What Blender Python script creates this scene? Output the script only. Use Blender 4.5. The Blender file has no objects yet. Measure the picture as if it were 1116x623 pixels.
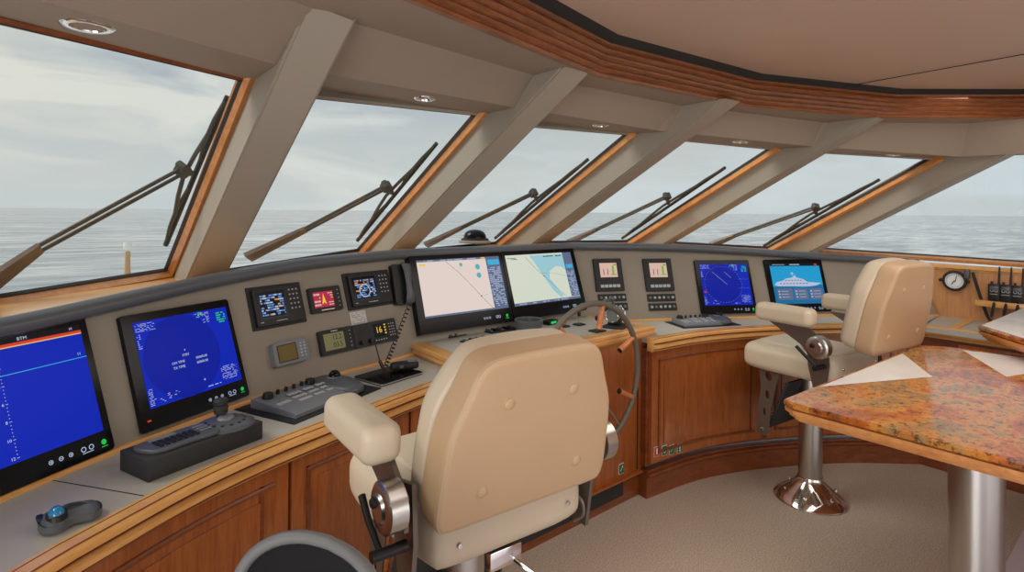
import bpy, bmesh, math, random
from mathutils import Vector, Matrix
from math import sin, cos, pi, radians
random.seed(7)
scene = bpy.context.scene
COL = scene.collection

# ------------------------------------------------------------------ camera
# ship axes: +x starboard, +y forward (towards the bow), z up, carpet at z = 0
FOC, PSI, EYE, ROLL, VPY = 615.0, radians(40), 1.6, .0085, 230.7
_r = Vector((cos(PSI), -sin(PSI), 0)); _f = Vector((sin(PSI), cos(PSI), 0)); _u = Vector((0, 0, 1))
CR = _r * cos(ROLL) + _u * sin(ROLL); CU = _u * cos(ROLL) - _r * sin(ROLL)
CAMP = Vector((0, 0, EYE))
cd = bpy.data.cameras.new('camera'); cam = bpy.data.objects.new('camera', cd); COL.objects.link(cam)
cd.sensor_width = 36; cd.lens = 36 * FOC / 1116; cd.shift_y = -(311.5 - VPY) / 1116
cd.clip_end = 60000; cd.clip_start = .05
cam.matrix_world = Matrix(((CR.x, CU.x, -_f.x, 0), (CR.y, CU.y, -_f.y, 0), (CR.z, CU.z, -_f.z, EYE), (0, 0, 0, 1)))
scene.camera = cam
scene.view_settings.view_transform = 'Standard'; scene.view_settings.look = 'None'
scene.view_settings.gamma = 1; scene.view_settings.use_curve_mapping = False
scene.view_settings.exposure = 0.0

# ------------------------------------------------------------------ sky
W = bpy.data.worlds.new('sky'); scene.world = W; W.use_nodes = True
nt = W.node_tree; nt.nodes.clear()
def N(t, typ, **k):
    n = t.nodes.new(typ)
    for a, b in k.items():
        if a.startswith('i_'):
            key = a[2:]; key = int(key) if key.isdigit() else key
            n.inputs[key].default_value = b
        else: setattr(n, a, b)
    return n
out = N(nt, 'ShaderNodeOutputWorld'); bg = N(nt, 'ShaderNodeBackground'); bg.inputs[1].default_value = 1.0
tc = N(nt, 'ShaderNodeTexCoord'); sep = N(nt, 'ShaderNodeSeparateXYZ'); nt.links.new(tc.outputs['Generated'], sep.inputs[0])
ramp = N(nt, 'ShaderNodeValToRGB'); nt.links.new(sep.outputs['Z'], ramp.inputs[0])
cr = ramp.color_ramp
def setramp(cr, stops):
    while len(cr.elements) > 1: cr.elements.remove(cr.elements[-1])
    cr.elements[0].position = stops[0][0]; cr.elements[0].color = (*stops[0][1], 1)
    for p, c in stops[1:]:
        e = cr.elements.new(p); e.color = (*c, 1)
setramp(cr, [(0, (.60, .66, .68)), (.05, (.62, .66, .66)), (.13, (.58, .62, .63)), (.2, (.44, .50, .56)), (.3, (.34, .41, .49)), (.6, (.36, .44, .52)), (1, (.45, .5, .56))])
mp = N(nt, 'ShaderNodeMapping'); mp.inputs['Scale'].default_value = (1.6, 1.6, 7.5); nt.links.new(tc.outputs['Generated'], mp.inputs[0])
ns = N(nt, 'ShaderNodeTexNoise', i_Scale=1.5, i_Detail=6.0, i_Roughness=.52, i_Distortion=.6); nt.links.new(mp.outputs[0], ns.inputs[0])
r2 = N(nt, 'ShaderNodeValToRGB'); setramp(r2.color_ramp, [(.44, (0, 0, 0)), (.58, (1, 1, 1))]); nt.links.new(ns.outputs[0], r2.inputs[0])
# warmer, brighter cloud on the port bow side (towards -x)
dotn = N(nt, 'ShaderNodeMapRange'); dotn.inputs[1].default_value = .85; dotn.inputs[2].default_value = -.35; nt.links.new(sep.outputs['X'], dotn.inputs[0])
warm = N(nt, 'ShaderNodeMix', data_type='RGBA'); warm.inputs[6].default_value = (.66, .73, .77, 1); warm.inputs[7].default_value = (.86, .82, .70, 1); nt.links.new(dotn.outputs[0], warm.inputs[0])
mx = N(nt, 'ShaderNodeMix', data_type='RGBA'); nt.links.new(r2.outputs[0], mx.inputs[0]); nt.links.new(ramp.outputs[0], mx.inputs[6]); nt.links.new(warm.outputs[2], mx.inputs[7])
nt.links.new(mx.outputs[2], bg.inputs[0]); nt.links.new(bg.outputs[0], out.inputs[0])
W.cycles.sampling_method = 'AUTOMATIC'

# ------------------------------------------------------------------ added fill lights and the sun
def area(name, loc, tgt, sx, sy, power, col=(1, 1, 1)):
    l = bpy.data.lights.new(name, 'AREA'); l.shape = 'RECTANGLE'; l.size = sx; l.size_y = sy; l.energy = power; l.color = col
    o = bpy.data.objects.new(name, l); COL.objects.link(o); o.location = loc
    o.rotation_euler = (Vector(tgt) - Vector(loc)).to_track_quat('-Z', 'Y').to_euler(); return o
area('added_aft_fill', (1.6, -4.2, 1.0), (2.2, .6, 2.1), 5.0, 1.6, 42, (1, .97, .93))  # area light added as interior fill; no doorway is built aft
area('added_overhead_fill', (2.6, .35, 2.27), (2.6, .4, 0), 3.0, 1.2, 26, (1, .95, .88))  # unseen panel under the ceiling, added to brighten tabletops and carpet
area('added_port_fill', (-2.1, -.1, 1.25), (2.6, 1.2, 1.0), 2.4, 1.9, 60, (1, .985, .95))  # added light from port for the chair sides; no doorway modelled there
sl = bpy.data.lights.new('veiled_sun', 'SUN'); sl.energy = 2.2; sl.angle = radians(30); sl.color = (1, .95, .86)
so = bpy.data.objects.new('veiled_sun', sl); COL.objects.link(so); so.rotation_euler = (Vector((.55, -.35, -.65))).to_track_quat('-Z', 'Y').to_euler()

# ------------------------------------------------------------------ helpers
def S2(c):   # sRGB 0..255 to linear
    return tuple(((v / 255) / 12.92 if v / 255 <= .04045 else ((v / 255 + .055) / 1.055) ** 2.4) for v in c)
def ray(x, y): return _f + CR * ((x - 558) / FOC) - CU * ((y - VPY) / FOC)
def U(x, y, z):                       # the point at height z under a pixel
    d = ray(x, y); return CAMP + d * ((z - EYE) / d.z)
def hitplane(x, y, p, n):
    d = ray(x, y); return CAMP + d * ((p - CAMP).dot(n) / d.dot(n))
def frame(o, x, y, z):
    return Matrix(((x.x, y.x, z.x, o.x), (x.y, y.y, z.y, o.y), (x.z, y.z, z.z, o.z), (0, 0, 0, 1)))
def T(x, y, z): return Matrix.Translation((x, y, z))
def RX(a): return Matrix.Rotation(radians(a), 4, 'X')
def RY(a): return Matrix.Rotation(radians(a), 4, 'Y')
def RZ(a): return Matrix.Rotation(radians(a), 4, 'Z')

def tag(o, label=None, cat=None, group=None, kind=None):
    if label: o['label'] = label
    if cat: o['category'] = cat
    if group: o['group'] = group
    if kind: o['kind'] = kind
    return o
def empty(name, m, label=None, cat=None, group=None, kind=None):
    o = bpy.data.objects.new(name, None); COL.objects.link(o); o.matrix_world = m; o.empty_display_size = .05
    return tag(o, label, cat, group, kind)
def copy_tree(o, parent=None):
    c = o.copy(); COL.objects.link(c); c.parent = parent
    for ch in list(o.children): copy_tree(ch, c)
    return c

class MB:
    def __init__(s): s.b = bmesh.new()
    def _new(s, geom, m):
        bmesh.ops.transform(s.b, matrix=m, verts=geom)
    def box(s, c, size, m=None, bev=0, seg=2):
        r = bmesh.ops.create_cube(s.b, size=1)
        vs = r['verts']; bmesh.ops.scale(s.b, vec=size, verts=vs)
        if bev:
            es = list({e for v in vs for e in v.link_edges})
            q = bmesh.ops.bevel(s.b, geom=es, offset=bev, segments=seg, affect='EDGES', profile=.5)
            vs = list({v for f in q['faces'] for v in f.verts} | {v for v in vs if v.is_valid})
        s._new(vs, (m or Matrix()) @ T(*c)); return s
    def cyl(s, p0, p1, r0, r1=None, n=24, caps=True):
        p0, p1 = Vector(p0), Vector(p1); r1 = r0 if r1 is None else r1
        d = p1 - p0
        q = bmesh.ops.create_cone(s.b, cap_ends=caps, segments=n, radius1=r0, radius2=r1, depth=d.length)
        s._new(q['verts'], T(*((p0 + p1) / 2)) @ d.to_track_quat('Z', 'Y').to_matrix().to_4x4()); return s
    def lathe(s, prof, m=None, n=32):
        m = m or Matrix(); rings = []
        for r, z in prof:
            if r < 1e-6: rings.append([s.b.verts.new(m @ Vector((0, 0, z)))])
            else: rings.append([s.b.verts.new(m @ Vector((r * cos(2 * pi * i / n), r * sin(2 * pi * i / n), z))) for i in range(n)])
        for a, b in zip(rings, rings[1:]):
            for i in range(n):
                j = (i + 1) % n
                if len(a) == 1 and len(b) == 1: continue
                if len(a) == 1: s.b.faces.new((a[0], b[i], b[j]))
                elif len(b) == 1: s.b.faces.new((a[i], a[j], b[0]))
                else: s.b.faces.new((a[i], a[j], b[j], b[i]))
        return s
    def ball(s, c, r, sc=(1, 1, 1), m=None, n=24):
        q = bmesh.ops.create_uvsphere(s.b, u_segments=n, v_segments=max(8, n // 2), radius=r)
        bmesh.ops.scale(s.b, vec=sc, verts=q['verts']); s._new(q['verts'], (m or Matrix()) @ T(*c)); return s
    def rings(s, rings, closed=True, cap=True, loop=False):
        R = [[s.b.verts.new(Vector(p)) for p in r] for r in rings]
        L = list(zip(R, R[1:])) + ([(R[-1], R[0])] if loop else [])
        for a, b in L:
            k = len(a)
            for i in range(k if closed else k - 1):
                j = (i + 1) % k
                s.b.faces.new((a[i], a[j], b[j], b[i]))
        if cap and not loop:
            s.b.faces.new(R[0][::-1]); s.b.faces.new(R[-1])
        return s
    def tube(s, pts, r, n=8, loop=False, cap=True):
        pts = [Vector(p) for p in pts]; rs = r if isinstance(r, (list, tuple)) else [r] * len(pts)
        rr = []; prev = None
        for i, p in enumerate(pts):
            a = pts[(i - 1) % len(pts)] if (i > 0 or loop) else p
            b = pts[(i + 1) % len(pts)] if (i < len(pts) - 1 or loop) else p
            t = (b - a).normalized()
            if prev is None:
                x = t.orthogonal().normalized()
            else:
                x = (prev - t * prev.dot(t)).normalized()
            prev = x; y = t.cross(x)
            rr.append([p + (x * cos(2 * pi * k / n) + y * sin(2 * pi * k / n)) * rs[i] for k in range(n)])
        return s.rings(rr, loop=loop, cap=cap)
    def prism(s, pts, z0, z1, m=None):
        m = m or Matrix()
        a = [m @ Vector((p[0], p[1], z0)) for p in pts]; b = [m @ Vector((p[0], p[1], z1)) for p in pts]
        return s.rings([a, b])
    def rect(s, x, y, w, h, z=0, m=None):          # thin raised tile
        return s.box((x, y, z), (w, h, .0006), m)
    def quad(s, *p):
        s.b.faces.new([s.b.verts.new(Vector(q)) for q in p]); return s
    def sweep(s, prof, curve, cap=True):           # prof: (aft offset, z offset)
        nr = normals(curve); rr = []
        for p, n in zip(curve, nr):
            rr.append([Vector((p[0] + n.x * d, p[1] + n.y * d, (p[2] if len(p) > 2 else 0) + z)) for d, z in prof])
        return s.rings(rr, cap=cap)
    def text(s, body, x, y, size, z=.001, m=None, align='CENTER', ext=.0002, sx=1):
        c = bpy.data.curves.new('t', 'FONT'); c.body = body; c.size = size; c.align_x = align; c.align_y = 'CENTER'; c.extrude = ext; c.resolution_u = 2
        o = bpy.data.objects.new('t', c); COL.objects.link(o)
        dg = bpy.context.evaluated_depsgraph_get(); me = bpy.data.meshes.new_from_object(o.evaluated_get(dg))
        me.transform((m or Matrix()) @ T(x, y, z) @ Matrix.Diagonal((sx, 1, 1, 1)))
        s.b.from_mesh(me); bpy.data.objects.remove(o); bpy.data.curves.remove(c); bpy.data.meshes.remove(me); return s
    def build(s, name, mat, parent=None, smooth=35, label=None, recalc=True):
        if recalc: bmesh.ops.recalc_face_normals(s.b, faces=s.b.faces[:])
        me = bpy.data.meshes.new(name); s.b.to_mesh(me); s.b.free()
        o = bpy.data.objects.new(name, me); COL.objects.link(o); me.materials.append(mat)
        if smooth:
            me.polygons.foreach_set('use_smooth', [True] * len(me.polygons)); me.set_sharp_from_angle(angle=radians(smooth))
        if parent is not None: o.parent = parent
        if label: o['label'] = label
        return o
def normals(curve):                                 # unit normals pointing aft / into the room
    out = []
    for i in range(len(curve)):
        a = Vector(curve[max(0, i - 1)][:2]); b = Vector(curve[min(len(curve) - 1, i + 1)][:2])
        t = (b - a).normalized(); out.append(Vector((t.y, -t.x)))
    return out
def offset(curve, d, dz=0):
    return [Vector((p[0] + n.x * d, p[1] + n.y * d, (p[2] if len(p) > 2 else 0) + dz)) for p, n in zip(curve, normals(curve))]
def catmull(P, k=6):
    P = [Vector(p) for p in P]; Q = [P[0] * 2 - P[1]] + P + [P[-1] * 2 - P[-2]]; out = []
    for i in range(1, len(Q) - 2):
        for j in range(k):
            t = j / k; a, b, c, d = Q[i - 1:i + 3]
            out.append(.5 * ((2 * b) + (c - a) * t + (2 * a - 5 * b + 4 * c - d) * t * t + (3 * b - a - 3 * c + d) * t ** 3))
    return out + [P[-1]]
def resample(P, n):
    P = [Vector(p) for p in P]; L = [0]
    for a, b in zip(P, P[1:]): L.append(L[-1] + (b - a).length)
    out = []; j = 0
    for i in range(n):
        s = L[-1] * i / (n - 1)
        while j < len(P) - 2 and L[j + 1] < s: j += 1
        t = (s - L[j]) / max(1e-9, L[j + 1] - L[j]); out.append(P[j].lerp(P[j + 1], min(1, t)))
    return out
def sub(P, a, b):                                   # part of a curve between two fractions
    n = len(P) - 1; k = max(4, int((b - a) * n)); out = []
    for i in range(k + 1):
        s = (a + (b - a) * i / k) * n; j = min(n - 1, int(s)); out.append(P[j].lerp(P[j + 1], s - j))
    return out
def rrect(w, h, r, n=5, cx=0, cy=0):
    pts = []
    for sx, sy, a0 in ((1, 1, 0), (-1, 1, 90), (-1, -1, 180), (1, -1, 270)):
        for i in range(n + 1):
            a = radians(a0 + 90 * i / n); pts.append((cx + sx * (w / 2 - r) + r * cos(a), cy + sy * (h / 2 - r) + r * sin(a)))
    return pts
def smooth_poly(P, k=4):                            # closed catmull in 2D
    n = len(P); out = []
    P = [Vector(p) for p in P]
    for i in range(n):
        a, b, c, d = P[i - 1], P[i], P[(i + 1) % n], P[(i + 2) % n]
        for j in range(k):
            t = j / k; out.append(.5 * ((2 * b) + (c - a) * t + (2 * a - 5 * b + 4 * c - d) * t * t + (3 * b - a - 3 * c + d) * t ** 3))
    return out
def inset2d(P, d):
    n = len(P); area_ = sum(P[i][0] * P[(i + 1) % n][1] - P[(i + 1) % n][0] * P[i][1] for i in range(n)); sg = 1 if area_ > 0 else -1
    out = []
    for i in range(n):
        a, b = Vector(P[i - 1][:2]), Vector(P[(i + 1) % n][:2]); t = (b - a).normalized(); out.append(Vector((P[i][0] - sg * t.y * d, P[i][1] + sg * t.x * d)))
    return out
def pillow(mb, P, t, r, m, r2=None, dome=0, seg=5):  # padded slab: outline P in local xy, thickness t along z, edges rounded by r
    r2 = r if r2 is None else r2; rr = []
    cx = sum(p[0] for p in P) / len(P); cy = sum(p[1] for p in P) / len(P); C = Vector((cx, cy))
    for i in range(seg + 1):
        a = pi / 2 * i / seg; rr.append((inset2d(P, r * (1 - sin(a))), r * (1 - cos(a))))
    for i in range(seg + 1):
        a = pi / 2 * i / seg; rr.append((inset2d(P, r2 * (1 - cos(a))), t - r2 * (1 - sin(a))))
    R3 = [[m @ Vector((p[0], p[1], z)) for p in q] for q, z in rr]
    base = inset2d(P, r2); steps = (.8, .55, .3, .1)
    for s_ in steps: R3.append([m @ Vector((C.x + (p[0] - C.x) * s_, C.y + (p[1] - C.y) * s_, t + dome * (1 - s_ ** 2))) for p in base])
    return mb.rings(R3)

# ------------------------------------------------------------------ materials
MATS = {}
def mat(name, col, rough=.5, metal=0, emis=0, spec=.5, coat=0, bump=None, noise=None, alpha=None):
    m = bpy.data.materials.new(name); m.use_nodes = True; t = m.node_tree; b = t.nodes['Principled BSDF']
    b.inputs['Base Color'].default_value = (*col, 1); b.inputs['Roughness'].default_value = rough; b.inputs['Metallic'].default_value = metal
    b.inputs['Specular IOR Level'].default_value = spec; b.inputs['Coat Weight'].default_value = coat; b.inputs['Coat Roughness'].default_value = .12
    if emis: b.inputs['Emission Color'].default_value = (*col, 1); b.inputs['Emission Strength'].default_value = emis
    tcn = t.nodes.new('ShaderNodeTexCoord')
    if noise:
        sc, amt = noise; n = N(t, 'ShaderNodeTexNoise', i_Scale=sc, i_Detail=4.0); t.links.new(tcn.outputs['Object'], n.inputs[0])
        mp_ = N(t, 'ShaderNodeMapRange'); mp_.inputs[1].default_value = .3; mp_.inputs[2].default_value = .7; mp_.inputs[3].default_value = 1 - amt; mp_.inputs[4].default_value = 1 + amt; t.links.new(n.outputs[0], mp_.inputs[0])
        mm = N(t, 'ShaderNodeMix', data_type='RGBA', blend_type='MULTIPLY'); mm.inputs[0].default_value = 1; mm.inputs[6].default_value = (*col, 1); t.links.new(mp_.outputs[0], mm.inputs[7]); t.links.new(mm.outputs[2], b.inputs['Base Color'])
    if bump:
        sc, st, dist = bump; n = N(t, 'ShaderNodeTexNoise', i_Scale=sc, i_Detail=3.0); t.links.new(tcn.outputs['Object'], n.inputs[0])
        bp = N(t, 'ShaderNodeBump', i_Strength=st, i_Distance=dist); t.links.new(n.outputs[0], bp.inputs['Height']); t.links.new(bp.outputs[0], b.inputs['Normal'])
    MATS[name] = m; return m
def wood(name, c1, c2, scale=(1, 1, 1), rough=.35, coat=.4, rot=(0, 0, 0)):
    m = mat(name, c1, rough, coat=coat); t = m.node_tree; b = t.nodes['Principled BSDF']
    tcn = N(t, 'ShaderNodeTexCoord'); mp_ = N(t, 'ShaderNodeMapping'); mp_.inputs['Scale'].default_value = scale; mp_.inputs['Rotation'].default_value = tuple(radians(a) for a in rot)
    t.links.new(tcn.outputs['Object'], mp_.inputs[0])
    n = N(t, 'ShaderNodeTexNoise', i_Scale=3.0, i_Detail=8.0, i_Roughness=.6, i_Distortion=.8); t.links.new(mp_.outputs[0], n.inputs[0])
    n2 = N(t, 'ShaderNodeTexNoise', i_Scale=14.0, i_Detail=4.0, i_Roughness=.7); t.links.new(mp_.outputs[0], n2.inputs[0])
    ad = N(t, 'ShaderNodeMath', operation='MULTIPLY_ADD'); ad.inputs[1].default_value = .45; t.links.new(n2.outputs[0], ad.inputs[0]); 
    ml = N(t, 'ShaderNodeMath', operation='MULTIPLY'); ml.inputs[1].default_value = .6; t.links.new(n.outputs[0], ml.inputs[0]); t.links.new(ml.outputs[0], ad.inputs[2])
    rp = N(t, 'ShaderNodeValToRGB'); setramp(rp.color_ramp, [(.36, c2), (.66, c1)]); t.links.new(ad.outputs[0], rp.inputs[0]); t.links.new(rp.outputs[0], b.inputs['Base Color'])
    return m
panel = mat('taupe_vinyl', S2((147, 138, 125)), .62, noise=(1.2, .04), bump=(900, .06, .001))
deskm = mat('grey_worktop', S2((178, 173, 162)), .42, noise=(2, .05), bump=(700, .05, .001))
beamm = mat('painted_beam', S2((152, 142, 128)), .55, noise=(1, .03))
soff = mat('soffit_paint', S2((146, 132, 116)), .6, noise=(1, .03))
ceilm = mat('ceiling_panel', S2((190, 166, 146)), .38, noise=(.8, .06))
teak = wood('honey_teak', S2((232, 178, 108)), S2((206, 142, 76)), (1.2, 1.2, 9), .3, .5)
teakf = wood('frame_teak', S2((222, 156, 92)), S2((190, 120, 62)), (3, 3, 3), .35, .3)
cherry = wood('cherry_veneer', S2((176, 100, 48)), S2((132, 66, 26)), (14, 14, 1.1), .32, .45)
cherryd = wood('dark_cherry', S2((140, 74, 36)), S2((98, 46, 20)), (3, 3, 12), .35, .35)
mahog = wood('mahogany', S2((140, 82, 44)), S2((84, 44, 24)), (2, 2, 26), .3, .4)
wallw = wood('oak_veneer', S2((208, 152, 100)), S2((180, 122, 74)), (16, 16, 1.0), .4, .25)
blackp = mat('black_plastic', (.012, .012, .013), .4, spec=.35)
blackg = mat('black_gloss', (.005, .005, .006), .14, spec=.2)
blackm = mat('black_matt', (.02, .02, .02), .7)
gapm = mat('dark_gap', (.012, .009, .007), .8)
dgrey = mat('dark_grey_plastic', S2((80, 83, 88)), .38)
mgrey = mat('grey_plastic', S2((116, 120, 125)), .4)
lgrey = mat('light_key', S2((175, 178, 180)), .45)
cowlm = mat('cowl_leather', S2((86, 89, 94)), .33, bump=(500, .1, .001))
leather = mat('cream_leather', S2((206, 190, 166)), .42, noise=(3, .035), bump=(260, .12, .0015))
leatherb = mat('tan_leather', S2((194, 162, 126)), .42, noise=(3, .035), bump=(260, .12, .0015))
piping = mat('seam_thread', S2((192, 168, 138)), .5)
chrome = mat('chrome', (.75, .74, .72), .09, 1)
steel = mat('brushed_steel', (.52, .50, .47), .28, 1)
bracket = mat('bracket_metal', S2((118, 108, 98)), .35, .6)
wheelm = mat('wheel_leather', S2((104, 96, 84)), .5, bump=(500, .1, .001))
spokew = wood('spoke_wood', S2((214, 134, 74)), S2((180, 98, 46)), (10, 10, 4), .3, .4)
white = mat('white', (.8, .8, .8), .5)
paper = mat('paper', S2((205, 203, 200)), .8)
greyink = mat('grey_ink', S2((120, 120, 122)), .8)
marble = mat('white_marble', S2((238, 236, 232)), .16, coat=.15, noise=(5, .08))
pale = mat('pale_floor', S2((224, 219, 234)), .2, coat=.3, noise=(2, .04))
mesh_m = mat('chair_mesh', (.010, .010, .011), .75, spec=.2)
framem = mat('chair_frame_grey', S2((112, 112, 112)), .4)
postm = mat('weathered_paint', S2((188, 152, 114)), .6)
rubber = mat('wiper_metal', S2((72, 70, 66)), .5, .3)
rustarm = mat('wiper_arm_bronze', S2((112, 98, 90)), .5, .3, noise=(12, .25))
green = mat('sign_green', S2((24, 92, 58)), .4)
red = mat('sign_red', S2((178, 42, 30)), .4)
bluem = mat('ball_blue', S2((20, 120, 170)), .12, coat=.6)
lens = mat('lamp_lens', S2((120, 122, 118)), .15, coat=.5)
def em(name, c, s=1.0):
    m = bpy.data.materials.new(name); m.use_nodes = True; t = m.node_tree; b = t.nodes['Principled BSDF']
    b.inputs['Base Color'].default_value = (0.01, .01, .01, 1); b.inputs['Roughness'].default_value = .25; b.inputs['Specular IOR Level'].default_value = .05
    b.inputs['Emission Color'].default_value = (*S2(c), 1); b.inputs['Emission Strength'].default_value = s; MATS[name] = m; return m
e_blue = em('screen_blue', (3, 34, 172)); e_blued = em('screen_blue_disc', (2, 25, 148)); e_navy = em('screen_navy', (12, 16, 150))
e_white = em('screen_white', (176, 188, 214)); e_green = em('screen_green', (40, 200, 90)); e_red = em('screen_red', (214, 60, 34))
e_yel = em('screen_yellow', (236, 190, 60)); e_cyan = em('screen_cyan', (60, 170, 215)); e_pink = em('chart_land_pink', (222, 206, 198))
e_sand = em('chart_land_sand', (208, 214, 198)); e_sea = em('chart_sea', (150, 196, 206)); e_bar = em('chart_bar', (92, 104, 134)); e_lblue = em('screen_light_blue', (90, 140, 210))
e_dark = em('screen_ink', (30, 30, 34)); e_sky = em('ship_page', (28, 150, 200)); e_skyd = em('ship_page_dark', (20, 104, 150)); e_mag = em('gauge_red', (170, 40, 70))
e_lcd = em('lcd_olive', (106, 100, 66)); e_lcdb = em('lcd_brown', (86, 68, 34)); e_rose = em('gauge_rose', (212, 176, 160)); e_lime = em('gauge_lime', (120, 170, 60)); e_off = em('screen_off', (14, 16, 22))
e_teal = em('chart_teal', (90, 170, 180)); e_grn2 = em('power_green', (30, 190, 70)); e_org = em('screen_orange', (220, 140, 70))

def carpet_mat():
    m = mat('carpet', S2((176, 152, 134)), .95, spec=.1); t = m.node_tree; b = t.nodes['Principled BSDF']
    tcn = N(t, 'ShaderNodeTexCoord'); n = N(t, 'ShaderNodeTexNoise', i_Scale=170.0, i_Detail=3.0); t.links.new(tcn.outputs['Object'], n.inputs[0])
    n2 = N(t, 'ShaderNodeTexNoise', i_Scale=3.0, i_Detail=3.0); t.links.new(tcn.outputs['Object'], n2.inputs[0])
    rp = N(t, 'ShaderNodeValToRGB'); setramp(rp.color_ramp, [(.3, S2((166, 146, 128))), (.7, S2((222, 208, 192)))]); t.links.new(n.outputs[0], rp.inputs[0])
    mm = N(t, 'ShaderNodeMix', data_type='RGBA', blend_type='MULTIPLY'); mm.inputs[0].default_value = .35; t.links.new(rp.outputs[0], mm.inputs[6]); t.links.new(n2.outputs[1], mm.inputs[7]); t.links.new(rp.outputs[0], b.inputs['Base Color'])
    bp = N(t, 'ShaderNodeBump', i_Strength=.8, i_Distance=.006); t.links.new(n.outputs[0], bp.inputs['Height']); t.links.new(bp.outputs[0], b.inputs['Normal']); return m
carpet = carpet_mat()
def granite_mat():
    m = mat('red_granite', (.3, .1, .03), .16, coat=.15); t = m.node_tree; b = t.nodes['Principled BSDF']
    tcn = N(t, 'ShaderNodeTexCoord'); mp_ = N(t, 'ShaderNodeMapping'); mp_.inputs['Scale'].default_value = (1, 1.3, 1); mp_.inputs['Rotation'].default_value = (0, 0, .5); t.links.new(tcn.outputs['Object'], mp_.inputs[0])
    n = N(t, 'ShaderNodeTexNoise', i_Scale=3.4, i_Detail=9.0, i_Roughness=.66, i_Distortion=.5); t.links.new(mp_.outputs[0], n.inputs[0])
    rp = N(t, 'ShaderNodeValToRGB'); setramp(rp.color_ramp, [(.28, S2((70, 54, 40))), (.37, S2((150, 84, 38))), (.45, S2((190, 100, 42))), (.52, S2((206, 138, 62))), (.585, S2((150, 124, 84))), (.64, S2((186, 116, 56))), (.74, S2((104, 88, 66)))]); t.links.new(n.outputs[0], rp.inputs[0])
    v = N(t, 'ShaderNodeTexNoise', i_Scale=38.0, i_Detail=6.0, i_Roughness=.8); t.links.new(tcn.outputs['Object'], v.inputs[0])
    r3 = N(t, 'ShaderNodeValToRGB'); setramp(r3.color_ramp, [(.38, S2((50, 42, 36))), (.49, (1, 1, 1))]); t.links.new(v.outputs[0], r3.inputs[0])
    mm = N(t, 'ShaderNodeMix', data_type='RGBA', blend_type='MULTIPLY'); mm.inputs[0].default_value = .85; t.links.new(rp.outputs[0], mm.inputs[6]); t.links.new(r3.outputs[0], mm.inputs[7]); t.links.new(mm.outputs[2], b.inputs['Base Color']); return m
granite = granite_mat()
def glass_mat():
    m = bpy.data.materials.new('window_glass'); m.use_nodes = True; t = m.node_tree; t.nodes.clear()
    o = N(t, 'ShaderNodeOutputMaterial'); tr = N(t, 'ShaderNodeBsdfTransparent'); tr.inputs[0].default_value = (.96, .975, .97, 1); g = N(t, 'ShaderNodeBsdfGlossy'); g.inputs['Roughness'].default_value = .02
    mx = N(t, 'ShaderNodeMixShader'); mx.inputs[0].default_value = .03; t.links.new(tr.outputs[0], mx.inputs[1]); t.links.new(g.outputs[0], mx.inputs[2]); t.links.new(mx.outputs[0], o.inputs[0]); return m
glass = glass_mat()
def sea_mat():
    m = mat('sea_water', S2((84, 96, 104)), .22, spec=.6); t = m.node_tree; b = t.nodes['Principled BSDF']
    g = N(t, 'ShaderNodeTexCoord'); mp_ = N(t, 'ShaderNodeMapping'); mp_.inputs['Rotation'].default_value = (0, 0, radians(-40)); mp_.inputs['Scale'].default_value = (.35, 1, 1); t.links.new(g.outputs['Object'], mp_.inputs[0])
    n = N(t, 'ShaderNodeTexNoise', i_Scale=.22, i_Detail=9.0, i_Roughness=.62); t.links.new(mp_.outputs[0], n.inputs[0])
    n3 = N(t, 'ShaderNodeTexNoise', i_Scale=.03, i_Detail=4.0); t.links.new(mp_.outputs[0], n3.inputs[0])
    rp = N(t, 'ShaderNodeValToRGB'); setramp(rp.color_ramp, [(.36, S2((116, 128, 136))), (.5, S2((172, 178, 182))), (.64, S2((222, 224, 226)))]); av = N(t, 'ShaderNodeMath', operation='MULTIPLY_ADD'); av.inputs[1].default_value = .7; hv = N(t, 'ShaderNodeMath', operation='MULTIPLY'); hv.inputs[1].default_value = .3; t.links.new(n3.outputs[0], hv.inputs[0]); t.links.new(n.outputs[0], av.inputs[0]); t.links.new(hv.outputs[0], av.inputs[2]); t.links.new(av.outputs[0], rp.inputs[0]); t.links.new(rp.outputs[0], b.inputs['Base Color'])
    bp = N(t, 'ShaderNodeBump', i_Strength=1.0, i_Distance=1.1); t.links.new(n.outputs[0], bp.inputs['Height']); t.links.new(bp.outputs[0], b.inputs['Normal']); return m
seam = sea_mat()
# ------------------------------------------------------------------ plan curves (ship metres)
def P3(*a): return [Vector(p) for p in a]
BASE_P = P3((-.85, 1.1, .9), (-.45, 1.52, .9), (-.066, 1.817, .9), (.179, 1.976, .9), (.519, 2.155, .9), (.829, 2.274, .9), (1.189, 2.36, .9), (1.41, 2.41, .9))
BASE_S = P3((2.68, 2.41, .9), (3.0, 2.26, .9), (3.35, 2.072, .9), (3.822, 1.794, .9), (4.193, 1.574, .9), (4.793, 1.10, .9))
TOP_P = P3((-.93, 1.22, 1.26), (-.50, 1.66, 1.27), (-.074, 1.967, 1.282), (.11, 2.09, 1.295), (.319, 2.211, 1.314), (.557, 2.331, 1.335), (.888, 2.455, 1.358), (1.385, 2.572, 1.37))
TOP_S = P3((2.70, 2.572, 1.368), (3.1, 2.38, 1.36), (3.45, 2.185, 1.348), (3.92, 1.905, 1.318), (4.35, 1.62, 1.285), (4.82, 1.24, 1.255))
n1, n2_, n3_ = 36, 8, 40
BASE = resample(catmull(BASE_P), n1) + [BASE_P[-1].lerp(BASE_S[0], i / n2_) for i in range(1, n2_)] + resample(catmull(BASE_S), n3_)
TOPC = resample(catmull(TOP_P), n1) + [TOP_P[-1].lerp(TOP_S[0], i / n2_) for i in range(1, n2_)] + resample(catmull(TOP_S), n3_)
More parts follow.
